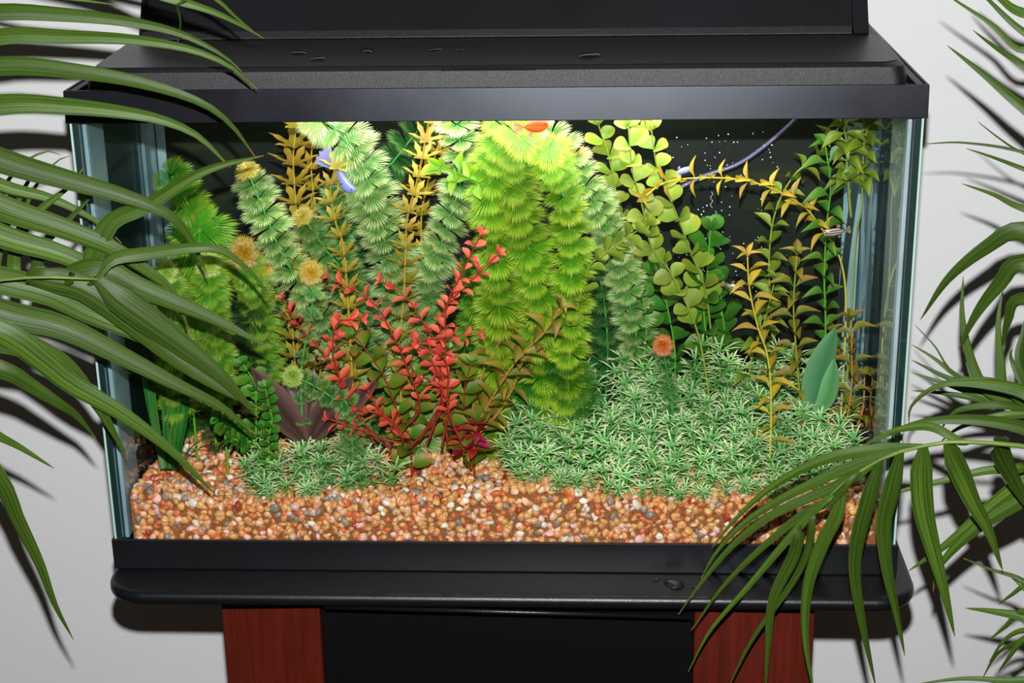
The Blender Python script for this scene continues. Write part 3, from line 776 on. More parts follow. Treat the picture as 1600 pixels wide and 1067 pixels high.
leafy('pointed_leaf_plant', 'olive pointed-leaved plant rising to the frame at right', [([(1215,640),(1205,500),(1202,400),(1212,330),(1240,275),(1285,235),(1310,200)], (.17,.14), L_point, 36, 27, st_olive, dict(rise=.5, face=.4))], group=G2)
leafy('pointed_leaf_plant', 'green pointed-leaved plant in front of the clear tube', [([(1285,640),(1290,520),(1288,430),(1292,350),(1298,290),(1290,230)], (.16,.13), L_pointg, 38, 27, st_lime, dict(rise=.45, face=.4))], group=G2)
leafy('pointed_leaf_plant', 'dense yellow-olive plant hanging under the frame at far right', [([(1335,400),(1345,330),(1348,270),(1350,225),(1356,198)], (.14,.12), L_point, 38, 15, st_olive, dict(rise=.1, start=.8, face=.5, per=3, turn=50)),
    ([(1330,340),(1325,280),(1322,220),(1318,195)], (.14,.12), L_point, 34, 16, st_olive, dict(rise=.1, start=.3, face=.5, per=3, turn=50, root=False))], group=G2)
leafy('pointed_leaf_plant', 'bright yellow upright plant with arching pointed leaves, right', [([(1205,640),(1200,560),(1184,510),(1171,450),(1168,402)], (.07,.055), L_pointy, 40, 25, st_yel, dict(rise=.5, face=.3, start=.15))], group=G2)
leafy('pointed_leaf_plant', 'yellow-olive plant with reddish tip behind the bright yellow one', [([(1250,640),(1245,560),(1240,480),(1245,400)], (.11,.10), L_pointo, 38, 25, st_olive, dict(rise=.45, face=.3))], group=G2)
leafy('pointed_leaf_plant', 'olive pointed plant low between yellow and green stems', [([(1160,640),(1175,560),(1195,500),(1210,440)], (.13,.13), L_point, 38, 26, st_olive, dict(rise=.45))], group=G2)
leafy('pointed_leaf_plant', 'orange-tinged plant in the lower right corner by the pane', [([(1318,690),(1330,610),(1331,560),(1330,500)], (.11,.10), L_pointo, 36, 24, st_orange, dict(rise=.45)),
    ([(1330,690),(1360,640),(1375,590)], (.12,.12), L_pointo, 32, 24, st_orange, dict(rise=.4, root=False))], group=G2)
leafy('pointed_leaf_plant', 'low orange-olive plant behind the grass at the right rear', [([(1280,660),(1290,610),(1300,560),(1300,520)], (.18,.18), L_pointo, 36, 24, st_orange, dict(rise=.45))], group=G2)
leafy('pointed_leaf_plant', 'orange-green arching plant with pink tip right of the red plant', [
    ([(735,690),(770,620),(810,560),(850,520),(875,483)], (.07,.05), L_pointo, 40, 26, st_orange, dict(rise=.6, face=.2)),
    ([(735,690),(775,650),(800,610),(815,570)], (.08,.08), L_pointo, 36, 26, st_orange, dict(rise=.5, root=False)),
    ([(735,690),(740,630),(760,570),(790,520)], (.10,.10), L_pointo, 38, 26, st_orange, dict(rise=.5, root=False))], group=G2)
G3 = 'red and olive stems at centre'
leafy('rotala_plant', 'olive-green plant with red-tinged oval leaves at centre foot', [
    ([(640,690),(620,640),(595,580),(555,525)], (.08,.055), L_rot, 34, 26, st_red, dict(rise=.4, face=.6)),
    ([(640,690),(650,640),(645,580),(625,540)], (.09,.09), L_rot, 34, 28, st_red, dict(rise=.4, face=.6, root=False)),
    ([(720,690),(700,650),(690,600),(700,550)], (.09,.09), L_rot, 36, 26, st_red, dict(rise=.4, face=.6, root=False))], group=G3)
leafy('rotala_plant', 'olive plant with dark red foot beside the large grass clump', [([(740,710),(735,670),(725,620),(735,570)], (.07,.07), L_rot, 38, 24, st_red, dict(rise=.4, face=.6)),
    ([(738,712),(742,690),(745,665)], (.06,.06), L_redd, 24, 10, st_red, dict(rise=.1, root=False, per=3)),
    ([(725,712),(722,695),(716,675)], (.06,.06), L_redd, 24, 10, st_red, dict(rise=.1, root=False, per=3))], group=G3)
K = dict(rise=.6, root=False, jitter=.3, face=.4, start=.25)
leafy('red_stem_plant', 'coral red small-leaved plant with many stems spreading at centre', [
    ([(612,690),(655,640),(636,575),(617,530),(580,470),(515,434)], (.07,.04), L_red, 21, 22, st_red, dict(K, root=True, start=.35)),
    ([(668,692),(690,620),(680,540),(662,505),(635,465),(598,440)], (.06,.045), L_red, 20, 23, st_red, K),
    ([(640,700),(690,640),(695,560),(698,480),(725,420),(750,368)], (.06,.035), L_red, 22, 22, st_red, K),
    ([(700,694),(688,600),(690,500),(712,462),(745,430),(778,397)], (.07,.05), L_red, 20, 22, st_red, K),
    ([(585,694),(560,640),(530,585),(500,545),(468,510),(442,468)], (.06,.05), L_red, 20, 24, st_red, K),
    ([(606,698),(560,650),(530,590),(520,545),(528,505),(562,498)], (.055,.035), L_red, 23, 18, st_red, K),
    ([(655,688),(690,620),(672,560),(640,538),(690,527),(745,523)], (.05,.03), L_red, 21, 21, st_red, K),
    ([(720,690),(700,640),(700,585),(690,555),(655,540)], (.05,.035), L_red, 21, 20, st_red, K),
    ([(600,692),(600,688),(565,672),(515,655)], (.05,.035), L_red, 20, 16, st_red, K),
    ([(632,684),(615,660),(590,640),(575,610)], (.05,.04), L_red, 21, 19, st_red, K),
    ([(590,684),(630,690),(600,650),(560,640)], (.05,.04), L_red, 21, 19, st_red, K),
    ([(690,700),(700,640),(690,610),(660,595)], (.05,.05), L_red, 20, 20, st_red, K)], group=G3)
# lime side branch with upright pointed leaves
leafy('pointed_leaf_plant', 'lime branch with upright pointed leaves crossing the centre top', [([(850,520),(820,390),(795,325),(765,295),(725,275),(690,262)], (.15,.045), L_lime, 42, 20, st_lime, dict(rise=.25, start=.45, face=.0, turn=70))], group=G2)
leafy('pointed_leaf_plant', 'light green sprig leaning right below the sage arch', [([(890,560),(915,430),(940,400),(975,375),(1010,350)], (.09,.08), L_round, 26, 20, st_olive, dict(rise=.6, start=.5))], group=G2)
leafy('penny_leaf_plant', 'small round-leaved green creeper left of the brown leaves', [
    ([(420,690),(425,655),(418,625),(415,605)], (.05,.04), L_penny, 18, 9, st_lime, dict(rise=.4, face=.7)),
    ([(400,690),(400,640),(398,600),(380,570)], (.06,.05), L_penny, 22, 14, st_lime, dict(rise=.4, face=.7, root=False)),
    ([(400,695),(385,685),(365,668),(345,655)], (.06,.06), L_penny, 22, 9, st_lime, dict(rise=.4, face=.7, root=False, per=3)),
    ([(400,697),(395,690),(380,690),(362,685)], (.05,.05), L_penny, 22, 9, st_lime, dict(rise=.4, face=.7, root=False, per=3))])

# ---- strap leaves and broad leaves
def blade_mesh(pts, width, N0, off, mat, prof='strap', fold=.25, name='blade', cols=5):
    """ribbon leaf along pts; N0 = roughly the direction its face looks"""
    mb = MB(); k = len(pts); L = k-1
    for i, p in enumerate(pts):
        t = i/L; T = (pts[min(i+1, L)]-pts[max(i-1, 0)]).normalized()
        n = N0(t) if callable(N0) else N0
        S_ = T.cross(n).normalized(); Nn = S_.cross(T).normalized()
        if prof == 'strap': w_ = width*.5*min(1, (1-t)*5+.15)
        elif prof == 'palm': w_ = width*.5*min(1, .35+t*5)*(max(0, 1-t)**.8*1.3 if t > .3 else .98)+.0003
        else: w_ = width*.5*max(.04, math.sin(math.pi*min(1, .04+t*.96))**.75)
        for j in range(cols):
            s = (j/(cols-1))*2-1
            mb.vert(p+S_*w_*s-Nn*fold*w_*(abs(s)-.5)-off+Nn*(.05*w_*math.cos(s*9)), abs(s))
    for i in range(L):
        for j in range(cols-1): mb.f.append((i*cols+j, (i+1)*cols+j, (i+1)*cols+j+1, i*cols+j+1))
    me = mb.mesh(name, mat)
    uv = me.uv_layers.new(name='uv')
    for lp in me.loops:
        vi = lp.vertex_index; uv.data[lp.index].uv = ((vi % cols)/(cols-1), (vi//cols)/L)
    return me

t = plant('strap_leaf_plant', 'tall dark green strap-leaved plant rooted in the left gravel', 'aquarium plant', (272, 735), .05)
for i in range(13):
    a = random.uniform(-1, 1); b0 = (262+a*12+random.uniform(-4, 4), 732)
    pts = [W(b0[0], b0[1], .05+random.uniform(-.004, .01)), W(b0[0]-2+a*10, 690, .055), W(b0[0]-4+a*22, 640, .06), W(b0[0]-8+a*34, random.uniform(540, 600), .065)]
    link('blade', blade_mesh(spline(pts, .008), .0058, V3((random.uniform(-.6, .6), -1, .2)), t.location, m_val, cols=3), t)
for pth in ([(275,735),(285,690),(295,650),(325,640),(345,648)], [(280,735),(290,710),(310,690),(335,684)]):
    link('runner', blade_mesh(spline([W(q[0], q[1], .05) for q in pth], .006), .0012, V3((0, -1, .3)), t.location, m_val, cols=3), t)

t = plant('brown_leaf_plant', 'low plant with broad red-brown ribbed leaves behind the small grass clump', 'aquarium plant', (478, 690), .06)
for pth, y1, wd in (([(478,690),(450,650),(420,610),(393,575)], .04, 44), ([(478,690),(468,650),(455,615),(440,590)], .07, 36), ([(482,690),(500,650),(525,620),(552,588)], .06, 34),
                    ([(485,690),(515,660),(552,630),(592,594)], .045, 32), ([(478,690),(482,650),(488,610),(490,575)], .08, 28), ([(474,692),(450,668),(430,650),(415,640)], .05, 26)):
    pts = [W(q[0], q[1], .06+(y1-.06)*i/3) for i, q in enumerate(pth)]
    link('blade', blade_mesh(spline(pts, .005), pxm(wd, .06), V3((random.uniform(-.3, .3), -1, .5)), t.location, m_crypt, prof='leafy', cols=7, fold=.35), t)

t = plant('broad_leaf_plant', 'single broad pale green leaf in the grass near the right pane', 'aquarium plant', (1262, 660), .10)
for pth, wd in (([(1262,660),(1275,610),(1288,560),(1306,512)], 50), ([(1262,660),(1290,625),(1300,590),(1303,560)], 34)):
    link('blade', blade_mesh(spline([W(q[0], q[1], .10) for q in pth], .006), pxm(wd, .10), V3((.3, -1, .2)), t.location, m_bigleaf, prof='leafy', cols=7, fold=.3), t)

# ---- grass clumps
def sprig(h, seed):
    R_ = random.Random(seed); mb = MB(); n = max(2, int(h/.0105)); lean = R_.uniform(-.25, .25); lean2 = R_.uniform(-.25, .25)
    P = lambda t: V3((lean*h*t*t, lean2*h*t*t, h*t))
    mb.tube([P(i/6) for i in range(7)], [.0008, .0008, .0007, .0007, .0006, .0006, .0004], 4, t=.25)
    for k in range(n+1):
        f = .25+.75*k/n; c = P(f); nn = 5 if k < n else 9
        for j in range(nn):
            a = 2*math.pi*j/nn+k*.7+R_.uniform(-.2, .2); L = R_.uniform(.015, .023)*(1 if k < n else 1.05)
            up = R_.uniform(.45, 1.0)+(.5 if k == n else 0)*R_.uniform(.2, 1.3)
            d = V3((math.cos(a), math.sin(a), up)).normalized(); sd = V3((-math.sin(a), math.cos(a), 0)); w_ = .0008
            q = []
            for i, t in enumerate((0, .35, .7, 1)):
                p = c+d*L*t+V3((0, 0, -.35*L*t*t)); ww = w_*(1, 1.1, .85, .12)[i]; tt = min(1, .18+t*1.0)*(.5+.6*f)
                q.append((mb.vert(p-sd*ww, tt), mb.vert(p+V3((0, 0, ww*.8)), tt), mb.vert(p+sd*ww, tt)))
            for u, v in zip(q, q[1:]): mb.f += [(u[0], u[1], v[1], v[0]), (u[1], u[2], v[2], v[1])]
    return mb.mesh('sprig', m_grass)
HS = [.018, .03, .045, .065]
SPR = {h: [sprig(h, int(h*1000)*10+i) for i in range(4)] for h in HS}
def inpoly(x, y, poly):
    c = False; n = len(poly)
    for i in range(n):
        x1, y1 = poly[i]; x2, y2 = poly[(i+1) % n]
        if (y1 > y) != (y2 > y) and x < (x2-x1)*(y-y1)/(y2-y1)+x1: c = not c
    return c
def clump(name, label, poly, ydep, spacing, base):
    """sprigs whose tips fill the outline; base sprigs grow from the gravel below"""
    p0 = W(*base); t = thing(name, V3((p0.x, p0.y, gz(p0.x, p0.y)-.002)), label, 'aquarium plant')
    mb = MB(); foot = []
    xs = [p[0] for p in poly]; ys = [p[1] for p in poly]
    y = min(ys); row = 0; cnt = 0
    while y < max(ys):
        x = min(xs)+(row % 2)*spacing/2
        while x < max(xs):
            a = x+random.uniform(-.35, .35)*spacing; b = y+random.uniform(-.35, .35)*spacing
            if inpoly(a, b, poly):
                d = ydep(a, b)+random.uniform(-.006, .006); tip = W(a, b, d)
                h = tip.z-gz(tip.x, tip.y)
                if h < .012: tip.z = gz(tip.x, tip.y)+.012; h = .012
                hh = min(HS, key=lambda q: abs(q-h)); 
                bs = V3((tip.x+random.uniform(-.3, .3)*h, min(.2, tip.y+random.uniform(-.1, .35)*h), 0)); bs.z = tip.z-h
                D = (tip-bs); s = min(1.25, max(.8, D.length/hh)); D.normalize()
                X = V3((math.cos(a), math.sin(a), 0)); bs = tip-D*hh*s
                link('sprig', random.choice(SPR[hh]), t, mat4=TRS(bs-t.location, frame(X-D*X.dot(D), D), s)); cnt += 1
            x += spacing
        y += spacing*.62; row += 1
    return t
big = [(775,650),(800,625),(860,625),(905,600),(915,572),(928,600),(945,610),(975,568),(1000,552),(1030,568),(1075,568),(1108,532),(1150,550),(1190,552),(1230,566),(1262,560),(1285,590),(1300,595),(1318,640),(1340,680),
       (1345,705),(1290,735),(1225,760),(1180,782),(1110,780),(1060,788),(1000,782),(940,766),(880,785),(850,768),(815,752),(788,715)]
clump('grass_mat', 'large mat of pale-tipped green grass-like plastic sprigs, right half of gravel', big, lambda a, b: .018+max(0, min(1, (780-b)/195))*.118, 27, (1030, 740, .05))
small = [(385,690),(405,672),(425,680),(455,685),(480,672),(510,665),(545,680),(560,700),(600,720),(622,742),(585,745),(545,765),(500,785),(450,785),(395,770),(385,745),(365,715)]
clump('grass_clump', 'small clump of pale-tipped green grass-like sprigs, left in the gravel', small, lambda a, b: .018+max(0, min(1, (790-b)/110))*.05, 27, (480, 780, .025))

# ------------------------------------------------------------------ tube, airline, bubbles
mb = MB(); pts = spline([W(1343, 235, .19), W(1335, 300, .19), W(1322, 400, .19), W(1310, 520, .19), W(1304, 600, .19)], .01)
mb.tube(pts, .0036, 12); tag(build(mb, 'clear_tube', M_clear, off=pts[-1], smooth=True), 'clear upright plastic tube near the right rear corner', 'tube')
mb = MB(); pts = spline([W(1262, 165, .2), W(1232, 196, .2), W(1190, 232, .2), W(1150, 258, .2), W(1100, 275, .2), W(1050, 300, .2)], .008)
mb.tube(pts, .0022, 8); tag(build(mb, 'airline_hose', plain('purple_hose', (92, 80, 120), .3), off=pts[-1], smooth=True), 'thin purple airline hose slanting across the upper right backdrop', 'hose')
mb = MB(); v1, f1 = ico(1)
for i in range(120):
    cx = random.choice((1100, 1112, 1128, 1150, 1180, 1060, 1210)); py = random.uniform(205, 470)
    p = W(cx+random.gauss(0, 9)+6*math.sin(py*.05), py, random.uniform(.17, .2)); mb.add(v1*random.uniform(.0004, .0009)+np.array(p), f1.tolist())
for px_, py_ in ((1118, 330), (1125, 365), (1112, 300), (808, 398), (812, 412), (870, 412), (690, 370), (1100, 400)):
    q = MB(); p = W(px_, py_, .19)
    for k in range(16): mb.add(v1*.0004+np.array(p+V3((.0010*math.sin(k*.9), 0, -.0011*k))), f1.tolist())
bm_ = plain('bubble', (235, 240, 245), .08, 1.0)
tag(build(mb, 'air_bubbles', bm_, off=W(1120, 460, .19), smooth=True), 'trails of tiny silvery air bubbles before the dark backdrop', 'bubbles', kind='stuff')

# ------------------------------------------------------------------ fish
def fish(p, D, length, body, fin, label, tall=.3, tail=.35, stripe=None, rough=.25, arch=0):
    t = thing('fish', p, label, 'fish'); R3 = frame(D, V3((0, 0, 1))).to_4x4(); R4 = R3 @ Matrix.Diagonal((length,)*3+(1,))
    mb = MB(); n = 12; rows = 11
    for i in range(rows):
        u = i/(rows-1); x = .5-u*.75; h = tall*.5*(math.sin(math.pi*min(1, .06+u*.9))**.7)*(1-.25*u)+.012
        z0 = arch*(u-.3)**2
        for j in range(n):
            a = 2*math.pi*j/n; mb.vert((x, .5*h*math.cos(a), z0+h*math.sin(a)), u)
    for i in range(rows-1):
        for j in range(n): mb.f.append((i*n+j, i*n+(j+1) % n, (i+1)*n+(j+1) % n, (i+1)*n+j))
    mb.f.append(tuple(range(n))[::-1]); mb.f.append(tuple(range((rows-1)*n, rows*n)))
    bo = link('body', mb.mesh('body', body), t, mat4=R4)
    def fanfin(name, root, dirv, spread, L, par=t):
        q = MB(); r0 = V3(root); c = [q.vert(r0+V3((0, .006, 0))), q.vert(r0+V3((0, -.006, 0)))]; k = 9
        base = math.atan2(dirv[1], dirv[0]); ids = []
        for i in range(k):
            a = base+spread*(i/(k-1)-.5); l = L*(1-.12*(i % 2))
            ids.append((q.vert(r0+V3((l*math.cos(a), .015*math.sin(i), l*math.sin(a)+.2*arch*l)), 1),))
        for i in range(k-1):
            q.f.append((c[0], ids[i][0], ids[i+1][0])); 
        link(name, q.mesh(name, fin), t, mat4=R4)
    zt = arch*.5
    fanfin('tail_fin', (-.23, 0, zt*.7), (-1, .1), 1.1, tail)
    fanfin('dorsal_fin', (.02, 0, tall*.30), (-.5, .8), 1.0, tall*.6)
    fanfin('anal_fin', (-.02, 0, -tall*.28), (-.5, -.8), .9, tall*.5)
    e = MB(); e.add(v1*.022+np.array((.40, -.055*tall/.3, .02)), f1.tolist()); e.add(v1*.022+np.array((.40, .055*tall/.3, .02)), f1.tolist())
    link('eye', e.mesh('eye', M_door), bo.parent, mat4=R4)
    return t
lav = plain('lavender_scales', (150, 150, 235), .3); lavf = leafmat('lavender_fin', (140, 140, 235), (175, 172, 240), hue=.005, var=.05)
def camdir(dx, dz, dy=0): return (RIGHT*dx+UP*dz+V3((0, dy, 0))).normalized()
fish(W(532, 283, .075), camdir(.7, -.55), .034, lav, lavf, 'lavender blue fish with long fins, upper left among the plants', .34, .75, arch=.5)
fish(W(1064, 268, .12), camdir(.8, .25), .022, lav, lavf, 'small violet fish behind the yellow arching stem', .3, .5)
org = plain('orange_scales', (238, 92, 40), .3); orgf = leafmat('orange_fin', (235, 90, 45), (245, 140, 100), hue=.005, var=.05)
fish(W(832, 197, .06), camdir(1, .15), .030, org, orgf, 'orange fish under the top frame at the centre', .5, .4)
fish(W(911, 241, .14), camdir(.9, -.1), .018, org, orgf, 'small orange-red fish against the backdrop right of centre', .55, .5)
def m_stripe():
    mt, nt, b, out = newmat('striped_scales')
    tc = N(nt, 'ShaderNodeTexCoord'); sx = N(nt, 'ShaderNodeSeparateXYZ'); nt.links.new(tc.outputs['Object'], sx.inputs[0])
    mu = N(nt, 'ShaderNodeMath', _operation='MULTIPLY'); mu.inputs[1].default_value = 75; nt.links.new(sx.outputs['Z'], mu.inputs[0])
    sn = N(nt, 'ShaderNodeMath', _operation='SINE'); nt.links.new(mu.outputs[0], sn.inputs[0])
    r = nt.nodes.new('ShaderNodeValToRGB'); r.color_ramp.elements[0].position = .45; r.color_ramp.elements[1].position = .75
    r.color_ramp.elements[0].color = (*lin((112, 78, 60)), 1); r.color_ramp.elements[1].color = (*lin((205, 210, 205)), 1)
    nt.links.new(sn.outputs[0], r.inputs[0]); nt.links.new(r.outputs[0], b.inputs['Base Color']); b.inputs['Roughness'].default_value = .25
    return mt
M_str = m_stripe(); strf = leafmat('brown_fin', (120, 95, 60), (150, 130, 80), hue=.005, var=.05)
fish(W(1308, 362, .07), camdir(-1, -.12), .026, M_str, strf, 'small striped brown fish facing left beside the clear tube', .34, .3)
fish(W(1145, 448, .12), camdir(1, -.25), .024, M_str, strf, 'small striped brown fish facing right by the yellow upright plant', .3, .3)

# ------------------------------------------------------------------ palms
def m_palm():
    mt, nt, b, out = newmat('palm_leaf')
    uv = N(nt, 'ShaderNodeUVMap', _uv_map='uv'); mp = N(nt, 'ShaderNodeMapping'); mp.inputs['Scale'].default_value = (17, 1.2, 1)
    nt.links.new(uv.outputs[0], mp.inputs[0]); no = N(nt, 'ShaderNodeTexNoise', Scale=1.0, Detail=4.0); nt.links.new(mp.outputs[0], no.inputs['Vector'])
    oi = N(nt, 'ShaderNodeObjectInfo'); cb = N(nt, 'ShaderNodeCombineXYZ'); nt.links.new(oi.outputs['Random'], cb.inputs[1]); nt.links.new(cb.outputs[0], mp.inputs['Location'])
    r = nt.nodes.new('ShaderNodeValToRGB'); r.color_ramp.elements[0].position = .35; r.color_ramp.elements[1].position = .72
    r.color_ramp.elements[0].color = (*lin((34, 62, 12)), 1); r.color_ramp.elements[1].color = (*lin((90, 118, 38)), 1)
    nt.links.new(no.outputs[0], r.inputs[0])
    hs = N(nt, 'ShaderNodeHueSaturation'); mr = N(nt, 'ShaderNodeMapRange'); mr.inputs['To Min'].default_value = .72; mr.inputs['To Max'].default_value = 1.2
    nt.links.new(oi.outputs['Random'], mr.inputs['Value']); nt.links.new(mr.outputs[0], hs.inputs['Value']); nt.links.new(r.outputs[0], hs.inputs['Color'])
    # midrib and dry tip
    sx = N(nt, 'ShaderNodeSeparateXYZ'); nt.links.new(uv.outputs[0], sx.inputs[0])
    tipr = N(nt, 'ShaderNodeMapRange'); tipr.inputs['From Min'].default_value = .965; tipr.inputs['From Max'].default_value = .995; nt.links.new(sx.outputs['Y'], tipr.inputs['Value'])
    mx = N(nt, 'ShaderNodeMix', _data_type='RGBA'); nt.links.new(tipr.outputs[0], mx.inputs['Factor'])
    nt.links.new(hs.outputs[0], mx.inputs['A']); mx.inputs['B'].default_value = (*lin((140, 95, 50)), 1)
    nt.links.new(mx.outputs['Result'], b.inputs['Base Color'])
    bp = N(nt, 'ShaderNodeBump', Strength=.3, Distance=.0008); nt.links.new(no.outputs[0], bp.inputs['Height']); nt.links.new(bp.outputs[0], b.inputs['Normal'])
    b.inputs['Roughness'].default_value = .45; b.inputs['Specular IOR Level'].default_value = .28
    tr = N(nt, 'ShaderNodeBsdfTranslucent'); nt.links.new(hs.outputs[0], tr.inputs[0])
    ms = N(nt, 'ShaderNodeMixShader'); ms.inputs[0].default_value = .12
    nt.links.new(b.outputs[0], ms.inputs[1]); nt.links.new(tr.outputs[0], ms.inputs[2]); nt.links.new(ms.outputs[0], out.inputs[0])
    return mt
M_palm = m_palm(); M_rachis = plain('palm_stalk', (88, 118, 45), .4, .4, noise=(60, (110, 130, 50)))
M_pot = plain('terracotta_pot', (150, 84, 54), .8, .2, noise=(20, (130, 70, 46))); M_soil = plain('potting_soil', (50, 36, 26), .95, .1, bump=(120, 1, .006))
def palm(label, base, fronds):
    t = thing('palm', V3((base[0], base[1], FLOOR)), label, 'potted palm'); off = t.location
    mb = MB(); n = 28; prof = [(.10, .002), (.105, .004), (.135, .22), (.15, .225), (.15, .255), (.138, .255), (.132, .23)]
    for r_, z in prof:
        for j in range(n): mb.vert((r_*math.cos(2*math.pi*j/n), r_*math.sin(2*math.pi*j/n), z))
    for i in range(len(prof)-1):
        for j in range(n): mb.f.append((i*n+j, i*n+(j+1) % n, (i+1)*n+(j+1) % n, (i+1)*n+j))
    mb.f.append(tuple(range(n))[::-1]); link('pot', mb.mesh('pot', M_pot), t)
    mb = MB(); 
    for j in range(n): mb.vert((.133*math.cos(2*math.pi*j/n), .133*math.sin(2*math.pi*j/n), .232))
    for j in range(n): mb.vert((.05*math.cos(2*math.pi*j/n), .05*math.sin(2*math.pi*j/n), .24))
    for j in range(n): mb.f.append((j, (j+1) % n, n+(j+1) % n, n+j))
    mb.f.append(tuple(range(n, 2*n))); link('soil', mb.mesh('soil', M_soil), t)
    for fi, (rach, ry, leaves) in enumerate(fronds):
        R0 = [W(q[0], q[1], ry[0]+(ry[1]-ry[0])*i/(len(rach)-1)) for i, q in enumerate(rach)]
        st = V3((base[0]+.03*math.cos(fi*2), base[1]+.03*math.sin(fi*2), FLOOR+.235))
        mid = st.lerp(R0[0], .55); mid.x = base[0]*.6+R0[0].x*.4
        P = spline([st, mid]+R0, .02); mb = MB(); k = len(P)
        mb.tube([p-off for p in P], [max(.0014, .0065*(1-i/k)**.7) for i in range(k)], 7)
        fr = link('frond_stalk', mb.mesh('frond_stalk', M_rachis), t)
        for lf in leaves:
            pth, y0, y1, wd = lf[:4]; nz = lf[4] if len(lf) > 4 else (random.uniform(-.3, .3), -1, random.uniform(.2, .6))
            pts = [W(q[0], q[1], y0+(y1-y0)*i/(len(pth)-1)) for i, q in enumerate(pth)]
            # join the leaflet to the nearest point of its stalk
            best = min(P, key=lambda p: (p-pts[0]).length)
            if (best-pts[0]).length > .012: pts = [best]+pts
            else: pts[0] = best
            pts = spline(pts, max(.006, sum((pts[i+1]-pts[i]).length for i in range(len(pts)-1))/22))
            link('leaflet', blade_mesh(pts, pxm(wd*(1.06 if base[0] < 0 else .92), (y0+y1)/2), V3(nz), off, M_palm, prof='palm', cols=7, fold=.28), fr)
            # sub-parts share the stalk's frame (both start at the palm's foot)
Y0, Y1 = -.09, -.045
left = [
 ([(-150, 420), (-165, 200), (-150, 0), (-110, -120)], (-.10, -.10), [
   ([(130,-60),(240,-12),(325,15),(375,38),(412,60)], Y0, Y1, 26),
   ([(200,-60),(290,-30),(340,0),(370,28),(400,52)], Y0, Y1, 16),
   ([(-120,30),(0,18),(95,22),(190,32),(275,50),(345,84),(378,112)], Y0, Y1, 25),
   ([(-130,90),(0,56),(100,57),(200,61),(290,75),(350,98),(380,120),(402,140)], Y0, Y1, 25),
   ([(-130,130),(0,103),(138,114),(235,133),(313,160),(360,194),(400,247)], Y0, Y1, 27),
   ([(-140,190),(0,163),(100,165),(200,176),(262,190),(313,215),(360,262)], Y0, Y1, 32),
   ([(262,-20),(276,10),(282,35),(278,66)], Y0, Y1, 8),
   ([(-60,-30),(40,-8),(110,-2),(185,8)], -.05, -.02, 10),
 ]),
 ([(-180, 520), (-60, 452), (40, 434), (100, 434), (152, 436)], (-.12, -.09), [
   ([(135,432),(170,350),(225,323),(297,278),(345,258),(412,243)], -.07, -.05, 30, (.3, -1, .8)),
   ([(148,436),(175,405),(219,397),(306,387),(350,393),(391,425),(422,461)], -.09, -.05, 20),
   ([(100,434),(155,420),(210,446),(281,475),(344,503),(422,544)], -.08, -.05, 36),
   ([(140,434),(190,470),(265,525),(345,588),(403,652)], -.10, -.06, 44),
   ([(60,434),(130,450),(200,500),(280,565),(350,610),(410,640)], -.09, -.06, 40),
   ([(20,436),(25,380),(60,330),(110,290),(130,262)], -.05, -.03, 22), ([(50,434),(70,380),(100,350),(150,300)], -.05, -.03, 20),
   ([(-30,445),(-10,390),(15,340),(40,290),(65,252)], -.04, -.02, 22), ([(-60,450),(-30,350),(0,300),(35,255),(75,236),(95,242)], -.04, -.02, 14),
   ([(10,436),(25,370),(50,300),(85,255),(110,243)], -.04, -.02, 13),
   ([(-20,442),(-5,400),(5,330),(15,280)], -.05, -.03, 22), ([(80,434),(60,415),(40,390),(0,440)], -.05, -.03, 14),
 ]),
 ([(-190, 700), (-150, 500), (-140, 330), (-120, 160)], (-.11, -.11), [
   ([(-130,200),(0,250),(110,282),(203,309),(266,337),(297,372),(325,432)], Y0, Y1, 38),
   ([(-130,270),(0,324),(94,355),(172,386),(219,416),(269,456),(297,522)], Y0, Y1, 40),
   ([(-140,310),(0,368),(94,396),(156,425),(234,475),(272,547)], Y0, Y1, 38),
   ([(-140,400),(0,437),(78,457),(140,488),(219,521),(313,569),(403,653)], Y0-.01, Y1, 42),
   ([(-145,430),(0,488),(94,510),(188,555),(281,603),(344,634),(398,678)], Y0-.01, Y1, 42),
   ([(-150,490),(0,530),(62,549),(110,580),(156,640),(200,718)], Y0-.02, Y1, 42),
   ([(-150,470),(0,520),(60,560),(110,600),(188,645),(266,703),(337,773)], Y0-.02, Y1, 40),
   ([(-155,520),(0,577),(47,602),(94,632),(120,650),(150,685)], Y0-.02, Y1, 32),
   ([(-170,640),(-60,650),(0,683),(31,699),(85,732)], Y0-.02, Y1-.02, 22),
   ([(-180,640),(-60,690),(0,755),(25,810),(60,880),(85,945),(115,1000)], Y0-.02, Y1-.02, 42),
   ([(-130,230),(0,288),(80,310),(150,345),(190,380)], -.05, -.02, 26),
 ]),
]
palm('leafy green palm at the left, long leaflets hanging over the tank', (-1.02, -.02), left)
YR, YS = -.12, -.07
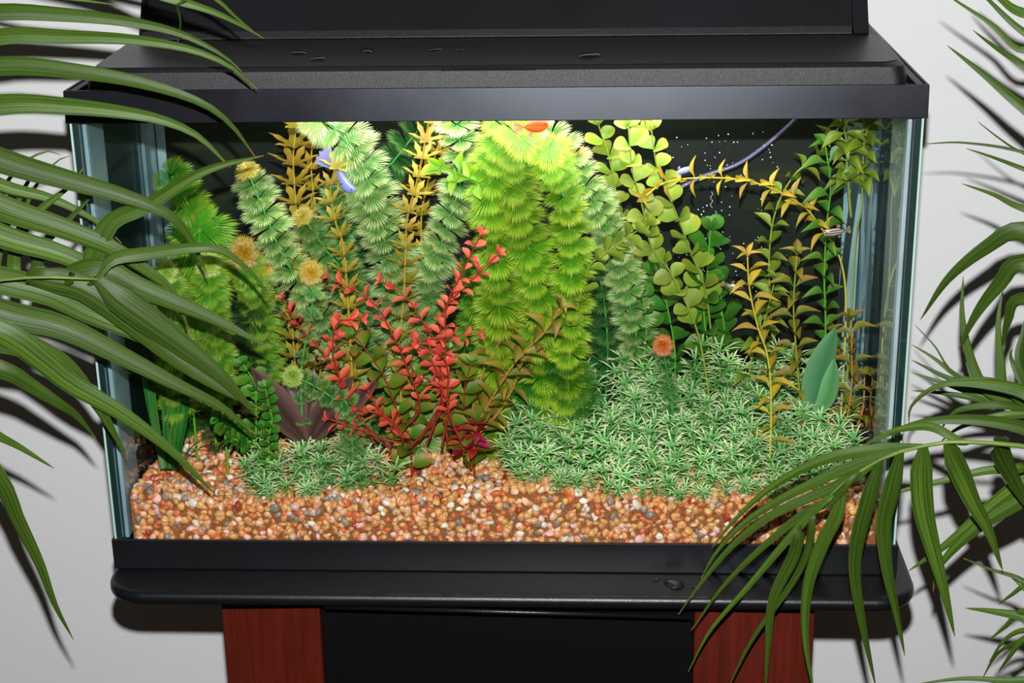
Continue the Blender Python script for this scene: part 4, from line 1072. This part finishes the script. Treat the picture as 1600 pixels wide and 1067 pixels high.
right = [
 ([(1760, 760), (1640, 705), (1500, 690), (1430, 700), (1380, 716), (1325, 750), (1270, 802), (1235, 850)], (-.14, -.10), [
   ([(1500,690),(1460,668),(1420,668),(1380,680),(1335,706)], YR, YS, 15),
   ([(1450,697),(1380,702),(1310,712),(1247,736),(1190,773),(1143,818),(1112,856)], YR, YS, 20),
   ([(1410,706),(1350,722),(1290,746),(1219,781),(1162,818),(1120,862),(1095,905)], YR, YS, 18),
   ([(1375,722),(1340,742),(1287,768),(1209,803),(1147,850),(1100,905),(1060,960)], YR, YS, 17),
   ([(1330,750),(1300,782),(1256,803),(1194,853),(1131,915),(1080,985)], YR, YS, 15),
   ([(1300,775),(1270,800),(1225,850),(1170,915),(1110,985),(1075,1050)], YR, YS, 13),
   ([(1250,830),(1240,870),(1208,937),(1200,1015),(1196,1085)], YR, YS, 22),
   ([(1270,805),(1262,860),(1235,915),(1175,1000),(1133,1085)], YR, YS, 12),
   ([(1325,752),(1310,800),(1284,853),(1262,921),(1259,1000),(1272,1085)], YR, YS, 25),
   ([(1362,724),(1358,780),(1342,840),(1337,900),(1350,984),(1369,1075)], YR, YS, 30),
   ([(1400,712),(1393,770),(1382,820),(1387,890),(1400,953),(1414,1025)], YR, YS, 32),
   ([(1440,702),(1440,745),(1444,800),(1456,850),(1475,921),(1492,995)], YR, YS, 38),
   ([(1490,694),(1500,735),(1522,785),(1546,830),(1567,892)], YR, YS, 40),
   ([(1560,694),(1570,720),(1590,760),(1625,820)], YR, YS, 36),
   ([(1650,720),(1590,762),(1540,800),(1480,850),(1418,893)], -.06, -.02, 40),
   ([(1660,730),(1600,778),(1540,815),(1496,852),(1465,890),(1458,925)], -.06, -.02, 38),
   ([(1600,730),(1540,735),(1470,752),(1412,766),(1362,785)], -.08, -.06, 18),
   ([(1660,700),(1600,668),(1520,655),(1440,660),(1380,682),(1340,700)], -.10, -.08, 26, (0, -1, .9)),
 ]),
 ([(1790, 800), (1740, 700), (1680, 655), (1610, 640)], (-.02, -.02), [
   ([(1620,640),(1540,600),(1500,590),(1460,560),(1424,538)], .0, .03, 16), ([(1620,640),(1540,612),(1480,590),(1424,562)], .0, .03, 18),
   ([(1620,640),(1540,620),(1480,600),(1424,582)], .0, .03, 18), ([(1620,640),(1540,625),(1480,615),(1424,610)], .0, .03, 16),
   ([(1620,640),(1560,600),(1500,596),(1455,608),(1424,635),(1420,662)], -.03, .0, 15), ([(1620,645),(1560,632),(1500,640),(1478,660),(1470,672)], -.03, .0, 14),
   ([(1640,640),(1600,612),(1540,600),(1480,600),(1450,615)], -.06, -.04, 30, (0, -1, .6)),
   ([(1620,640),(1545,610),(1520,570),(1504,500),(1505,432)], -.01, .02, 22), ([(1640,640),(1575,620),(1563,560),(1560,500),(1567,455)], -.01, .02, 20),
   ([(1620,640),(1500,590),(1460,540),(1430,508)], .0, .03, 6), ([(1640,650),(1600,600),(1580,560),(1582,545)], -.01, .02, 22),
   ([(1640,650),(1560,650),(1500,668),(1470,690)], -.03, .0, 14),
   ([(1640,650),(1595,570),(1600,520),(1610,470)], -.01, .02, 26),
 ]),
 ([(1790, 700), (1740, 420), (1700, 180), (1650, -60)], (-.06, -.06), [
   ([(1725,400),(1600,362),(1545,385),(1483,435),(1438,500)], -.05, .0, 36),
   ([(1730,450),(1600,410),(1561,444),(1525,491),(1497,547)], -.05, .0, 38),
   ([(1740,500),(1600,466),(1575,502),(1566,545)], -.05, .0, 30),
   ([(1680,40),(1600,78),(1553,40),(1500,5),(1470,-15)], -.05, .0, 13), ([(1690,100),(1600,50),(1545,0),(1520,-25)], -.05, .0, 15),
   ([(1700,170),(1600,102),(1556,74),(1520,47)], -.05, .0, 19), ([(1700,240),(1600,168),(1540,118),(1480,71)], -.05, .0, 24),
   ([(1710,280),(1600,238),(1506,223),(1444,225)], -.05, .0, 6), ([(1715,310),(1600,264),(1550,245),(1510,232)], -.05, .0, 12),
   ([(1720,370),(1600,326),(1553,304),(1503,287)], -.05, .0, 15), ([(1680,20),(1600,20),(1560,-5),(1530,-30)], -.05, .0, 22),
   ([(1715,290),(1600,240),(1560,215),(1528,190)], -.05, .0, 5),
 ]),
 ([(1800, 1150), (1740, 1050), (1680, 1000), (1630, 990)], (-.08, -.08), [
   ([(1640,990),(1600,965),(1550,955),(1508,950)], -.06, -.02, 22), ([(1660,960),(1600,908),(1550,890),(1505,872)], -.06, -.02, 12),
   ([(1660,950),(1610,915),(1580,930),(1560,945)], -.06, -.02, 14), ([(1680,1040),(1600,1062),(1506,1060),(1430,1069)], -.08, -.05, 14),
   ([(1640,990),(1600,985),(1570,1000),(1545,1035)], -.06, -.02, 12), ([(1640,990),(1600,1000),(1560,1020),(1535,1060)], -.06, -.02, 10),
   ([(1650,980),(1600,1000),(1575,1030),(1560,1050)], -.06, -.02, 18), ([(1650,980),(1600,955),(1570,980),(1545,1000)], -.06, -.02, 14),
   ([(1650,980),(1610,930),(1580,900),(1560,895)], -.06, -.02, 14),
 ]),
]
palm('leafy green palm at the right, drooping frond in front of the tank corner', (1.05, -.02), right)
